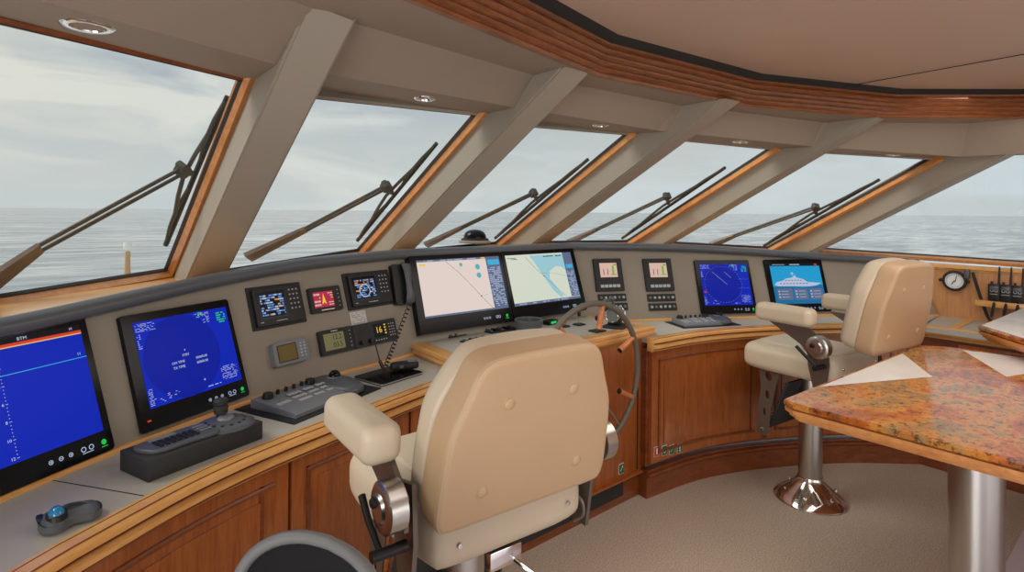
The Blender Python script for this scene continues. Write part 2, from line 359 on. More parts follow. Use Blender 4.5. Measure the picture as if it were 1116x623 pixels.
NOSE_P = resample(catmull(P3((-.75, .70, .9), (-.35, 1.11, .9), (.005, 1.413, .9), (.12, 1.497, .9), (.302, 1.612, .9), (.491, 1.70, .9), (.749, 1.785, .9), (.953, 1.845, .9), (1.219, 1.925, .9), (1.48, 1.985, .9))), 60)
NOSE_S = resample(catmull(P3((2.61, 1.872, .9), (2.98, 1.825, .9), (3.26, 1.74, .9), (3.523, 1.619, .9), (3.84, 1.435, .9), (4.05, 1.28, .9), (4.309, 1.049, .9))), 60)
SIDE_X = 4.83

# ------------------------------------------------------------------ sea and foredeck
mb = MB(); mb.quad((-30000, -30000, -6), (30000, -30000, -6), (30000, 30000, -6), (-30000, 30000, -6)); tag(mb.build('sea', seam), kind='structure')
mb = MB(); mb.prism([(-1.6, 2.2), (1.0, 3.4), (4.4, 3.4), (5.6, 2.2), (4.6, 7.6), (2.2, 10.2), (-.3, 7.6)], .42, .5); tag(mb.build('foredeck', white), kind='structure')

# ------------------------------------------------------------------ floor
def fl(name, y0, y1, m, z=0):
    mb = MB(); mb.quad((-2.2, y0, z), (6.2, y0, z), (6.2, y1, z), (-2.2, y1, z)); return tag(mb.build(name, m), kind='structure')
fl('floor', .52, 3.0, carpet); fl('floor', -4.6, .52, pale)

# ------------------------------------------------------------------ windscreen: mullion lines on the glass plane (bottom, top)
def onray(px, py, x, y):       # put the pixel's ray at the distance of plan point (x, y); keep plan point
    w = Vector((x, y, 0)).dot(_f); d = ray(px, py); return CAMP + d * w
_m1, _p0 = onray(181, 294.5, .47, 3.08), onray(0, 318, -.11, 2.72)
MB_ = [_m1 + (_p0 - _m1) * 2.1, _m1, onray(390, 273, 1.5, 3.26), onray(540, 265, 2.7, 3.40), onray(683, 263, 3.9, 3.10), onray(836.5, 270, 4.95, 2.38)]
MT_ = [Vector((-.80, 1.57, 2.045)), onray(263.5, 87, .56, 2.11), onray(518, 124.5, 1.56, 2.11), onray(683, 146, 2.61, 2.07), onray(839, 162, 3.75, 1.79), onray(1013.6, 173, 4.6, 1.11)]
SB, ST = Vector((4.92, -1.2, 1.275)), Vector((4.62, -1.2, 1.96))       # aft end of the side window
MBx = MB_ + [SB]; MTx = MT_ + [ST]
BEAM_W = [.14, .143, .13, .145, .11, .16]; BEAM_D = [.23, .23, .18, .18, .18, .19]; BEAM_A = [-14, -14, -18, -4, -6, -4]
FR = .035
beam_right = []
for i in range(6):
    b, t = MB_[i], MT_[i]; up = (t - b).normalized()
    al = Vector((cos(radians(BEAM_A[i])), sin(radians(BEAM_A[i])), 0)); al = (al - up * al.dot(up)).normalized()
    n = al.cross(up); n = n if n.dot(Vector((2.2, 0, 1.2)) - b) > 0 else -n
    w, d = BEAM_W[i], BEAM_D[i]
    o = al * FR
    lo = b - up * .14; hi = lo + up * ((2.185 - (lo + n * d).z) / up.z)
    sec = [o - n * .03, o + al * w - n * .03, o + al * w + n * d, o + n * d]
    mb = MB(); mb.rings([[lo + s for s in sec], [hi + s for s in sec]])
    bmesh.ops.bevel(mb.b, geom=[e for e in mb.b.edges if abs((e.verts[0].co - e.verts[1].co).normalized().dot(up)) > .99], offset=.008, segments=2, affect='EDGES')
    bmesh.ops.bisect_plane(mb.b, geom=mb.b.verts[:] + mb.b.edges[:] + mb.b.faces[:], plane_co=(0, 0, 2.171), plane_no=(0, 0, 1), clear_outer=True)
    tag(mb.build('trim_%d' % (i + 1), beamm), kind='structure')
    beam_right.append((al, w, n, up))
# windows: a pane, teak frame members
for i in range(6):
    al, w, n, up = beam_right[i]
    bl, tl, br, tr = MBx[i] + al * (w + FR), MTx[i] + al * (w + FR), MBx[i + 1], MTx[i + 1]
    nn = (br - bl).cross(tl - bl).normalized(); nn = nn if nn.dot(Vector((2.2, 0, 1.2)) - bl) > 0 else -nn
    win = empty('window_%d' % (i + 1), T(*((bl + br) / 2)), kind='structure'); inv = win.matrix_world.inverted()
    def wm(pts_pairs, name, m, th0=-.012, th1=.03):
        mb = MB()
        for a, b2, c, d2 in pts_pairs:
            mb.rings([[inv @ (p + nn * th0) for p in (a, b2, c, d2)], [inv @ (p + nn * th1) for p in (a, b2, c, d2)]])
        return mb.build(name, m, win)
    wm([(bl - up * .02, br - up * .02, tr, tl)], 'glass_pane', glass, -.006, 0)
    ub = (tl - bl).normalized(); hr = (br - bl).normalized()
    wm([(br, br + hr * FR, tr + hr * FR + up * .05, tr + up * .05)], 'side_frame', teakf, -.012, .04)
    wm([(bl, br + hr * FR, br + hr * FR - up * .045, bl - up * .045)], 'sill_frame', teakf, -.012, .045)
    wm([(tl, tr, tr + up * .016, tl + up * .016)], 'head_frame', (cherryd if i == 0 else beamm), -.02, .008)
    wm([(br - hr * .003, br, tr, tr - hr * .003), (bl, br, br + up * .005, bl + up * .005), (tl, tr, tr - up * .005, tl - up * .005)], 'gasket', blackm, -.012, .006)

# ledge between the cowl rail and the glass (teak covered)
A = resample([p + Vector((0, 0, .012)) for p in TOPC], 60)
Bq = resample([MB_[0], MB_[1], MB_[2], MB_[3], MB_[4], MB_[5], Vector((4.95, 1.15, 1.27))], 60)
mb = MB(); mb.rings([[a, b + Vector((0, 0, -.035)), b + Vector((0, 0, -.06)), a - Vector((0, 0, .03))] for a, b in zip(A, Bq)])
tag(mb.build('trim_7', teak), kind='structure')

# soffits
R1 = P3((-.80, 1.30, 2.05), (.58, 1.82, 2.05), (1.57, 1.86, 2.05), (2.55, 1.83, 2.045), (3.75, 1.52, 2.03), (4.50, .92, 1.975), (4.50, -1.2, 1.96))
R2 = P3((-.80, 1.14, 2.17), (.68, 1.62, 2.17), (1.65, 1.76, 2.17), (2.6, 1.72, 2.17), (3.72, 1.44, 2.17), (4.40, .86, 2.17), (4.40, -1.2, 2.17))
HD = [p + Vector((0, .03, .004)) for p in MTx]
HD[5] = MT_[5] + Vector((.1, .1, .02))
def strips(name, A_, B_, m, th=.02):
    mb = MB()
    for i in range(len(A_) - 1):
        mb.quad(A_[i], A_[i + 1], B_[i + 1], B_[i])
    return tag(mb.build(name, m, recalc=False), kind='structure')
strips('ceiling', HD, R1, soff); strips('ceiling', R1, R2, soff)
VR = P3((-.80, .80, 2.17), (.768, 1.347, 2.17), (1.784, 1.575, 2.17), (2.864, 1.494, 2.17), (3.86, 1.10, 2.17), (4.15, .686, 2.17), (4.15, -1.2, 2.17))
VR = P3((-.80, .80, 2.17), (.768, 1.347, 2.17), (1.784, 1.575, 2.17), (2.864, 1.494, 2.17), (3.82, 1.12, 2.17), (4.36, .62, 2.17), (4.36, -1.2, 2.17))
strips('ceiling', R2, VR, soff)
# mahogany valance round the raised ceiling
prof = [(-.012, -.004), (.010, -.004), (.016, .006), (.010, .014), (.020, .022), (.026, .030), (.018, .037), (.028, .045), (.034, .054), (.026, .061), (.036, .069), (.042, .078), (.034, .085), (.044, .093), (.050, .103), (.044, .110), (.058, .116), (.058, .128), (.050, .132), (-.012, .132)]
mb = MB(); mb.sweep(prof, VR); tag(mb.build('trim_8', mahog, smooth=20), kind='structure')
IN = offset(VR, .06, .125); mb = MB()
RC = offset(VR, .12, .20)
for i in range(len(IN) - 1): mb.quad(IN[i], IN[i + 1], RC[i + 1], RC[i])
tag(mb.build('trim_9', gapm, recalc=False), kind='structure')
IC = offset(VR, .10, .150)
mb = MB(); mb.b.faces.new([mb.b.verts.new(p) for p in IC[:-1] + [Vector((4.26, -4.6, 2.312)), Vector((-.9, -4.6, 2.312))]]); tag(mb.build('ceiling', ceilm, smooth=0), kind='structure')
mb = MB(); a, b = U(866, 104, 2.310), U(1200, 44, 2.310); mb.tube([a, b], .0022, 6); tag(mb.build('trim_10', gapm), kind='structure')
# side walls and aft of the wheelhouse
mb = MB(); mb.prism([(SIDE_X, 1.45), (SIDE_X, -4.6), (SIDE_X + .05, -4.6), (SIDE_X + .05, 1.45)], 0, 1.245); tag(mb.build('wall_starboard', wallw), kind='structure')
mb = MB(); capP = [Vector((SIDE_X + .03, 1.42, 1.258)), Vector((SIDE_X + .03, -4.6, 1.225))]
mb.sweep([(-.10, .0), (.045, .0), (.05, -.006), (.05, -.018), (.038, -.022), (.034, -.034), (-.10, -.034)], capP); tag(mb.build('trim_11', teak), kind='structure')
mb = MB(); mb.prism([(-1.08, 2.3), (-.96, 2.3), (-.96, 1.25), (-1.08, 1.25)], 0, 2.2); tag(mb.build('wall_port', wallw), kind='structure')
mb = MB(); mb.prism([(SIDE_X - .2, -1.2), (SIDE_X + .1, -1.2), (SIDE_X + .1, -4.6), (SIDE_X - .2, -4.6)], 1.24, 2.35); tag(mb.build('wall_starboard', wallw), kind='structure')

# ------------------------------------------------------------------ curved bridge console
fascia = empty('wall_front', T(2.1, 2.2, 0), kind='structure')
Ci = Vector((2.1, 2.2, 0))
port_con = empty('port_console', T(2.1, 2.2, 0), 'curved wooden console with grey worktop running left from the helm stand', 'console')
star_con = empty('starboard_console', T(2.1, 2.2, 0), 'curved wooden console with grey worktop and cabinet doors right of the helm stand', 'console')
def L(pts): return [Vector(p) - Ci for p in pts]
mb = MB(); mb.rings([[a, b, b + Vector((0, .02, .0)), a + Vector((0, .02, 0))] for a, b in zip(L(BASE), L(TOPC))]); mb.build('instrument_panel', panel, fascia, smooth=40)
prof = [(.010 + .030 * cos(a), .010 + .026 * sin(a)) for a in [radians(k * 24) for k in range(15)]]
mb = MB(); mb.sweep([(d * 1.15 + .004, z) for d, z in prof], L(TOPC)); mb.build('padded_rail', cowlm, fascia, smooth=60)
for Bc, Nc, nm in ((resample(BASE[:n1], 60), NOSE_P, 0), (resample(BASE[n1 + n2_ - 1:], 60), NOSE_S, 1)):
    Ni = offset(Nc, -.045); con = (port_con, star_con)[nm]
    mb = MB(); mb.rings([[a, b, b - Vector((0, 0, .03)), a - Vector((0, 0, .03))] for a, b in zip(L(Bc), L(Ni))]); mb.build('worktop', deskm, con)
    prof = [(-.060, -.001), (-.058, .002), (-.012, .002), (-.0105, -.004), (-.008, -.004), (-.006, .001), (.002, -.005), (.004, -.018), (-.010, -.024), (-.008, -.032), (.004, -.038), (.004, -.050), (-.014, -.058), (-.022, -.072), (-.06, -.072)]
    mb = MB(); mb.sweep(prof, L(Nc)); mb.build('edge_nosing', teak, con, smooth=30)
    for d0, d1, z0, z1 in ((-.0475, -.0445, .0018, .0026), (-.0125, -.0098, .0012, .0026), (-.0105, -.0015, -.0275, -.0245), (-.012, .0045, -.0555, -.0515)): MB().sweep([(d0, z0), (d1, z0), (d1, z1), (d0, z1)], L(Nc)).build('dark_line', cherryd, con)
    mb = MB(); mb.sweep([(-.005, 0), (.016, 0), (.016, .006), (.010, .012), (-.005, .012)], L(Bc)); mb.build('back_strip', teak, con)
    def band(c, d0, d1, z0, z1): return MB().sweep([(d0, z0 - .9), (d1, z0 - .9), (d1, z1 - .9), (d0, z1 - .9)], L(c))
    band(Nc, -.14, -.065, .175, .84).build('cabinet_front', cherryd, con)
    band(Nc, -.14, -.055, 0, .155).build('plinth', cherryd, con)
    MB().sweep([(-.055, -.755), (-.035, -.758), (-.035, -.772), (-.055, -.79)], L(Nc)).build('plinth_moulding', cherryd, con)
    fq = min(range(len(Nc)), key=lambda k: (Nc[k].x - .632) ** 2 + (Nc[k].y - 1.745) ** 2) / (len(Nc) - 1) if nm == 0 else 0
    fr = ((.0, fq - .372), (fq - .367, fq - .0025), (fq + .0025, fq + .20), (fq + .205, 1.0)) if nm == 0 else ((.012, .455), (.475, .86), (.875, 1.0))
    for a, b in fr:
        c = sub(Nc, a, b); Lc = sum((c[k + 1] - c[k]).length for k in range(len(c) - 1)); e = .052 / Lc
        door = band(c, -.066, -.044, .195, .828); 
        bmesh.ops.bevel(door.b, geom=[x for x in door.b.edges if x.is_manifold and x.calc_face_angle() > 1.2], offset=.002, segments=1, affect='EDGES'); dr = door.build('cabinet_door', cherry, con)
        ci = sub(c, e, 1 - e)
        mb = MB()
        for z0, z1 in ((.245, .258), (.765, .778)): mb.sweep([(-.045, z0 - .9), (-.036, z0 - .9), (-.034, (z0 + z1) / 2 - .9), (-.037, z1 - .9), (-.045, z1 - .9)], L(ci))
        for cc in (ci[:2], ci[-2:]):
            q = resample(cc, 2); tdir = (q[1] - q[0]).normalized(); q = [q[0], q[0] + tdir * .012] if cc is not ci[-2:] else q
            mb.sweep([(-.045, .245 - .9), (-.036, .245 - .9), (-.036, .778 - .9), (-.045, .778 - .9)], L([cc[0], cc[0] + (cc[1] - cc[0]).normalized() * .011]))
        mb.build('panel_moulding', cherryd, dr)
        ce = sub(c, e * 1.9, 1 - e * 1.9); band(ce, -.045, -.038, .288, .735).build('raised_panel', cherry, dr)
a, b = U(57, 523, .9006), U(157, 540, .9006); t_ = (b - a).normalized(); q = Vector((-t_.y, t_.x, 0)) * .0016
mb = MB(); mb.quad(*[p - Ci for p in (a - q, b - q, b + q, a + q)]); mb.build('worktop_joint', gapm, port_con, smooth=0)
# starboard side desk running aft along the wall
con = empty('side_cabinet', T(2.1, 2.2, 0), 'dark wooden side cabinet with grey top running aft below the clock and handheld radios', 'cabinet')
sx0 = 4.309
mb = MB(); mb.prism([(sx0 - .04 - Ci.x, 1.05 - Ci.y), (sx0 - Ci.x, -1.4 - Ci.y), (SIDE_X - Ci.x, -1.4 - Ci.y), (SIDE_X - Ci.x, 1.1 - Ci.y)], .868, .898); mb.build('worktop', deskm, con)
c = [Vector((sx0, 1.10, .9)), Vector((sx0 + .005, -1.4, .9))]
mb = MB(); mb.sweep(prof, L(c)); mb.build('edge_nosing', teak, con, smooth=30)
mb = MB(); mb.sweep([(-.30, -.73), (-.05, -.73), (-.05, -.06), (-.30, -.06)], L(c)); mb.build('cabinet_front', cherryd, con)
MB().sweep([(-.30, -.9), (-.045, -.9), (-.045, -.745), (-.30, -.745)], L(c)).build('plinth', cherryd, con)
mb = MB(); mb.box((4.60 - Ci.x, .92 - Ci.y, .9005), (.52, .045, .004)); mb.build('joint_strip', teak, con)
for k in range(3):
    mb = MB(); y1 = .90 - k * .62; mb.box((sx0 + .042 - Ci.x, y1 - .29 - Ci.y, .51), (.02, .56, .60), bev=.003); dr = mb.build('cabinet_door', cherry, con)
    mb = MB(); mb.box((sx0 + .033 - Ci.x, y1 - .29 - Ci.y, .51), (.012, .42, .46), bev=.005); mb.build('raised_panel', cherryd, dr)
# slot under the rail
def fascia_mesh():
    return BASE, TOPC
def fascia_at(px, py):
    best = None
    d = ray(px, py)
    for i in range(len(BASE) - 1):
        a, b, c2 = BASE[i], BASE[i + 1], TOPC[i]
        n = (b - a).cross(c2 - a)
        den = d.dot(n)
        if abs(den) < 1e-9: continue
        p = CAMP + d * ((a - CAMP).dot(n) / den)
        q = p - a; e = (b - a); s = (q.x * e.x + q.y * e.y) / (e.x ** 2 + e.y ** 2)
        # shift s back by tilt drift
        dr = (TOPC[i] - a); h = q.z / dr.z if dr.z else 0; q2 = q - dr * h; s = (q2.x * e.x + q2.y * e.y) / (e.x ** 2 + e.y ** 2)
        if -.05 <= s <= 1.05 and (p - CAMP).dot(d) > 0:
            k = abs(s - .5)
            if best is None or k < best[0]:
                best = (k, p, e.normalized(), n.normalized(), i)
    return best[1], best[2], best[3], best[4]
def fascia_frame(tl, tr, br, bl, lift=0):
    cx = sum(p[0] for p in (tl, tr, br, bl)) / 4; cy = sum(p[1] for p in (tl, tr, br, bl)) / 4
    p, _, _, i = fascia_at(cx, cy)
    def fold(j): return max(0, min(len(BASE) - 1, j))
    w = 1
    x = (BASE[fold(i + 1 + w)] - BASE[fold(i - w)]); x.z = 0; x.normalize()
    upv = (TOPC[i] - BASE[i]); upv = (upv - x * upv.dot(x)).normalized(); z = x.cross(upv).normalized()
    if z.dot(CAMP - p) < 0: z = -z
    y = z.cross(x)
    c = [hitplane(q[0], q[1], p, z) for q in (tl, tr, br, bl)]
    o = sum(c, Vector()) / 4
    wd = (((c[1] - c[0]).dot(x)) + ((c[2] - c[3]).dot(x))) / 2; ht = ((c[0] - c[3]).dot(y) + (c[1] - c[2]).dot(y)) / 2
    return frame(o + z * lift, x, y, z), wd, ht

# ------------------------------------------------------------------ helm stand (middle)
hs = empty('helm_stand', T(2.06, 1.975, 0), 'wooden helm stand projecting from the middle of the console, behind the near chair and wheel', 'console')
Hc = Vector((2.06, 1.975, 0)); hx0, hx1, hy = 1.44 - 2.06, 2.69 - 2.06, 0
mb = MB(); mb.box(((hx0 + hx1) / 2, .26, .52), (hx1 - hx0, .52, .76), bev=.003); mb.build('body', cherry, hs)
rim = [Vector((1.40, 2.45, .95)), Vector((1.385, 1.95, .95)), Vector((2.715, 1.95, .95)), Vector((2.70, 2.45, .95))]
rim = [p - Hc for p in rim]
mb = MB(); prf = [(-.075, -.001), (-.073, .002), (-.010, .002), (0, -.004), (.002, -.016), (-.006, -.022), (-.004, -.028), (.004, -.034), (-.002, -.048), (-.015, -.055), (-.022, -.064), (-.075, -.064)]
# mitred rim: sweep needs normals facing outwards
def sweep_mitre(mb, prof, P):
    rr = []
    for i, p in enumerate(P):
        ns_ = []
        if i > 0: t = (P[i] - P[i - 1]).normalized(); ns_.append(Vector((t.y, -t.x, 0)))
        if i < len(P) - 1: t = (P[i + 1] - P[i]).normalized(); ns_.append(Vector((t.y, -t.x, 0)))
        n = sum(ns_, Vector()).normalized(); k = 1 / max(.3, n.dot(ns_[0]))
        rr.append([p + n * (d * k) + Vector((0, 0, z)) for d, z in prof])
    return mb.rings(rr)
# outward = away from stand centre: travelling +y->-y along the port side, (t.y,-t.x) points to port
sweep_mitre(mb, prf, rim); mb.build('top_nosing', teak, hs, smooth=30)
mb = MB(); mb.prism([(rim[0].x + .06, rim[0].y), (rim[1].x + .07, rim[1].y + .07), (rim[2].x - .07, rim[2].y + .07), (rim[3].x - .06, rim[3].y)], .92, .9495); mb.build('worktop', deskm, hs)
mb = MB(); mb.box(((hx0 + hx1) / 2, .488, .956), (hx1 - hx0, .02, .014), bev=.003); mb.build('back_strip', teak, hs)
mb = MB(); mb.box((.055, .24, .0725), (1.30, .46, .145), bev=.003); pl = mb.build('plinth', cherryd, hs)
mb = MB(); mb.box((.06, -.005, .142), (1.30, .03, .012), bev=.004); mb.build('plinth_moulding', cherry, hs)
mb = MB(); mb.box((-.06, .008, .085), (.95, .012, .075)); mb.build('vent_opening', blackm, pl)
for sx in (.53, -.3): MB().box((sx, -.002, .51), (.0035, .006, .70)).build('door_seam', gapm, hs)
# ------------------------------------------------------------------ instruments on the panel
def marks(mb, x0, y0, x1, y1, rows, fill=.6, th=.35, z=.0008, lo=.04, hi=.16):
    W_, H_ = x1 - x0, y1 - y0; rh = H_ / rows
    for r in range(rows):
        x = x0
        while x < x1:
            l = W_ * random.uniform(lo, hi); l = min(l, x1 - x)
            if random.random() < fill and l > .0006: mb.rect(x + l / 2, y0 + rh * (r + .5), l * .82, rh * th, z)
            x += l
    return mb
def ringmark(mb, x, y, r, z=.0008, w=.22, n=14):
    a = [(x + r * cos(2 * pi * i / n), y + r * sin(2 * pi * i / n), z) for i in range(n)]; b = [(x + r * (1 - w) * cos(2 * pi * i / n), y + r * (1 - w) * sin(2 * pi * i / n), z) for i in range(n)]
    va = [mb.b.verts.new(p) for p in a]; vb = [mb.b.verts.new(p) for p in b]
    for i in range(n): j = (i + 1) % n; mb.b.faces.new((va[i], va[j], vb[j], vb[i]))
    return mb
def disc(mb, x, y, r, z=.0008, n=32):
    mb.b.faces.new([mb.b.verts.new((x + r * cos(2 * pi * i / n), y + r * sin(2 * pi * i / n), z)) for i in range(n)]); return mb
def shift(m, dz): return m @ T(0, 0, dz)

def monitor(c, label, marg, draw, group=None, thick=.018, name='wall_monitor', cat='monitor', red_led=False, right_anchor=None, logo=True):
    m, w, h = fascia_frame(*c)
    if right_anchor: w0, h0 = right_anchor; m = m @ T((w - w0) / 2, 0, 0); w, h = w0, h0
    e = empty(name, m, label, cat, group)
    mb = MB(); mb.prism(rrect(w, h, .006), -.004, thick); bmesh.ops.bevel(mb.b, geom=[x for x in mb.b.edges if all(v.co.z > thick - .0005 for v in x.verts)], offset=.003, segments=2, affect='EDGES'); mb.build('bezel', blackg, e)
    l, t, r, b = marg                       # screen margins as fractions
    sx0_, sx1, sy0, sy1 = -w / 2 + l * w, w / 2 - r * w, -h / 2 + b * h, h / 2 - t * h
    sw, sh = sx1 - sx0_, sy1 - sy0; z = thick + .0006
    scr = MB().rect((sx0_ + sx1) / 2, (sy0 + sy1) / 2, sw, sh, z)
    def P(u, v): return sx0_ + u * sw, sy0 + v * sh
    draw(e, scr, P, sw, sh, z)
    # touch controls under the screen
    yb = -h / 2 + b * h * .48; k = h * .015
    mb = MB()
    for dx in (.60, .66, .72): ringmark(mb, -w / 2 + dx * w, yb, k, z, .3)
    mb.rect(-w / 2 + .66 * w, yb, k * 1.1, k * .25, z + .0003); mb.rect(-w / 2 + .60 * w, yb, k * .6, k * .6, z + .0003); mb.rect(-w / 2 + .72 * w, yb, k * .6, k * .6, z + .0003)
    ringmark(mb, -w / 2 + .80 * w, yb, k * 1.2, z, .3); ringmark(mb, -w / 2 + .85 * w, yb, k * 1.2, z, .3); mb.rect(-w / 2 + .825 * w, yb - k * 1.8, .07 * w, k * .3, z)
    mb.build('touch_controls', e_white, e, smooth=0)
    mb = MB(); disc(mb, -w / 2 + .935 * w, yb, k * 1.25, z); mb.rect(-w / 2 + .935 * w, yb - k * 2.1, .04 * w, k * .35, z); mb.build('power_light', e_grn2, e, smooth=0)
    if red_led: MB().rect(-w / 2 + .06 * w, yb, .03 * w, .012 * h, z).build('warning_light', e_red, e, smooth=0)
    return e, w, h

def draw_radar(texts):
    def f(e, scr, P, sw, sh, z):
        scr.build('screen', e_blue, e, smooth=0)
        x, y = P(.42, .5); mb = MB(); disc(mb, x, y, .40 * sw, z + .0006, 64); mb.build('radar_disc', e_blued, e, smooth=0)
        mb = MB(); zz = z + .0010
        for (u0, v0, u1, v1, rows, fill, lo, hi) in ((.01, .88, .20, .98, 4, .6, .08, .2), (.01, .68, .045, .86, 5, .8, .4, .9), (.70, .84, .78, .98, 5, .7, .2, .5), (.62, .92, .70, .98, 2, .6, .2, .4), (.78, .06, .97, .24, 6, .7, .06, .18), (.01, .02, .05, .22, 7, .8, .3, .8), (.05, .03, .30, .12, 3, .25, .1, .2), (.60, .03, .75, .06, 1, .6, .1, .3)):
            a, b = P(u0, v0), P(u1, v1); marks(mb, a[0], a[1], b[0], b[1], int(rows * 1.7), fill * .85, .34, zz, lo * .6, hi * .7)
        if texts:
            for s_, u, v, k in (('STBY', .44, .50, .034), ('ON TIME', .35, .43, .034), ('TX TIME', .35, .37, .034), ('00000.00', .60, .43, .034), ('00000.00', .60, .37, .034), ('+', .44, .56, .04), ('+', .58, .14, .05)):
                x, y = P(u, v); mb.text(s_, x, y, sh * k * 1.25, zz)
        else:
            for k in range(44):
                a = 2 * pi * k / 44; x, y = P(.44 + .385 * cos(a), .5 + .44 * sin(a)); mb.rect(x, y, sw * .008, sh * .008, zz)
            for u, v, u1, v1 in ((.25, .80, .52, .50), (.50, .80, .62, .66)):
                a, b = P(u, v), P(u1, v1); mb.tube([(a[0], a[1], zz), (b[0], b[1], zz)], .0006, 4)
        mb.build('readout', e_white, e, smooth=0)
        mb = MB(); a, b = P(.86, .80), P(.97, .95); marks(mb, a[0], a[1], b[0], b[1], 5, .75, .5, zz, .1, .3); a, b = P(.655, .95), P(.70, .99); marks(mb, a[0], a[1], b[0], b[1], 2, .9, .6, zz, .2, .5); mb.build('target_data', e_green, e, smooth=0)
        if not texts:
            mb = MB(); a, b = P(.02, .30), P(.07, .35); marks(mb, a[0], a[1], b[0], b[1], 3, .9, .6, zz, .2, .6); mb.build('alarm_mark', e_red, e, smooth=0)
            mb = MB(); 
            for v in (.62, .40): a = P(.87, v); mb.rect(a[0], a[1], sw * .22, sh * .003, zz)
            mb.build('divider', e_lblue, e, smooth=0)
    return f
def draw_sounder(e, scr, P, sw, sh, z):
    scr.build('screen', e_blue, e, smooth=0); zz = z + .0010
    a, b = P(0, .94), P(1, 1); MB().rect((a[0] + b[0]) / 2, (a[1] + b[1]) / 2, b[0] - a[0], b[1] - a[1], z + .0006).build('title_bar', e_off, e, smooth=0)
    mb = MB(); x, y = P(.5, .94); mb.rect(x, y, sw, sh * .022, zz); x, y = P(.10, .03); mb.rect(x, y, sw * .2, sh * .05, zz); mb.build('surface_line', e_red, e, smooth=0)
    mb = MB(); x, y = P(.5, .922); mb.rect(x, y, sw, sh * .009, zz); mb.build('surface_trace', e_yel, e, smooth=0)
    mb = MB(); x, y = P(.5, .70); mb.rect(x, y, sw, sh * .006, zz); mb.build('depth_marker', e_cyan, e, smooth=0)
    mb = MB(); x, y = P(.60, .975); mb.text('BTM', x, y, sh * .04, zz); x, y = P(.93, .975); mb.text('M', x, y, sh * .035, zz); x, y = P(.95, .735); mb.text('11', x, y, sh * .035, zz)
    for k, s_ in enumerate(('0', '2', '4', '6', '8', '10', '12')):
        x, y = P(.415 - .0 * k, .905 - k * .145); mb.text(s_, x, y, sh * .035, zz, align='RIGHT'); mb.rect(x + .006, y, .006, .0012, zz)
        if k < 6:
            for j in range(1, 5): mb.rect(x + .005, y - sh * .145 * j / 5, .0018, .0018, zz)
    mb.build('depth_scale', e_white, e, smooth=0)
def draw_chart(kind):
    def f(e, scr, P, sw, sh, z):
        scr.build('screen', e_pink if kind == 0 else e_sand, e, smooth=0); zz = z + .0010
        def R_(mb, u0, v0, u1, v1, z_=zz): a, b = P(u0, v0), P(u1, v1); mb.rect((a[0] + b[0]) / 2, (a[1] + b[1]) / 2, b[0] - a[0], b[1] - a[1], z_); return mb
        if kind == 0:
            mb = MB(); R_(mb, .0, .965, 1, 1, z + .0007); R_(mb, .82, 0, 1, .965, z + .0007); R_(mb, 0, 0, .82, .03, z + .0007); mb.build('side_bar', e_bar, e, smooth=0)
            mb = MB(); a, b = P(.83, .05), P(.99, .80); marks(mb, a[0], a[1], b[0], b[1], 22, .6, .45, zz + .0003, .08, .25); a, b = P(.02, .97), P(.7, .995); marks(mb, a[0], a[1], b[0], b[1], 1, .6, .5, zz + .0003, .01, .04); mb.build('readout', e_white, e, smooth=0)
            mb = MB(); R_(mb, .84, .84, .99, .94, zz + .0004); mb.build('depth_panel', e_cyan, e, smooth=0)
            mb = MB(); R_(mb, .02, .90, .09, .93); R_(mb, .76, .97, .81, .995, zz + .0003); mb.build('scale_mark', e_yel, e, smooth=0)
            mb = MB()
            for u, v, r in ((.50, .88, .012), (.70, .82, .018), (.70, .66, .018)): x, y = P(u, v); disc(mb, x, y, r * sw * 1.6, zz)
            mb.build('buoy_area', e_teal, e, smooth=0)
            mb = MB(); pts = [P(.33, .95), P(.47, .72), P(.60, .45), P(.68, .27), P(.80, .03)]; mb.tube([(x, y, zz) for x, y in pts], .0007, 4); x, y = P(.68, .27); disc(mb, x, y, .004, zz + .001); mb.tube([(*P(.68, .27), zz), (*P(.82, .31), zz)], .0005, 4); mb.build('route_line', e_dark, e, smooth=0)
        else:
            mb = MB(); pts = [(.34, .97), (.86, .97), (.86, .62), (.80, .70), (.72, .72), (.66, .68), (.60, .62), (.58, .48), (.62, .38), (.68, .22), (.74, .10), (.70, .06), (.60, .22), (.55, .36), (.50, .52), (.44, .70), (.40, .84)]
            mb.b.faces.new([mb.b.verts.new((*P(*p), zz - .0002)) for p in pts]); mb.build('water_area', e_sea, e, smooth=0)
            mb = MB(); R_(mb, .86, .06, 1, 1, z + .0007); R_(mb, 0, 0, 1, .05, z + .0007); mb.build('side_bar', e_bar, e, smooth=0)
            mb = MB(); a, b = P(.87, .08), P(.99, .60); marks(mb, a[0], a[1], b[0], b[1], 18, .6, .45, zz + .0003, .08, .25); a, b = P(.02, .01), P(.8, .04); marks(mb, a[0], a[1], b[0], b[1], 1, .5, .5, zz + .0003, .02, .06); mb.build('readout', e_white, e, smooth=0)
            mb = MB(); R_(mb, .88, .66, .98, .74, zz + .0004); mb.build('depth_panel', e_cyan, e, smooth=0)
            mb = MB(); mb.tube([(*P(u, v), zz) for u, v in ((.28, .95), (.40, .70), (.52, .50), (.66, .26), (.78, .08))], .0007, 4); mb.tube([(*P(u, v), zz) for u, v in ((.45, .60), (.65, .58), (.84, .50))], .0005, 4); x, y = P(.50, .53); disc(mb, x, y, .004, zz + .001)
            a, b = P(.02, .90), P(.16, .95); marks(mb, a[0], a[1], b[0], b[1], 2, .7, .5, zz, .1, .3); a, b = P(.55, .92), P(.84, .96); marks(mb, a[0], a[1], b[0], b[1], 1, .8, .5, zz, .1, .2); mb.build('route_line', e_dark, e, smooth=0)
    return f
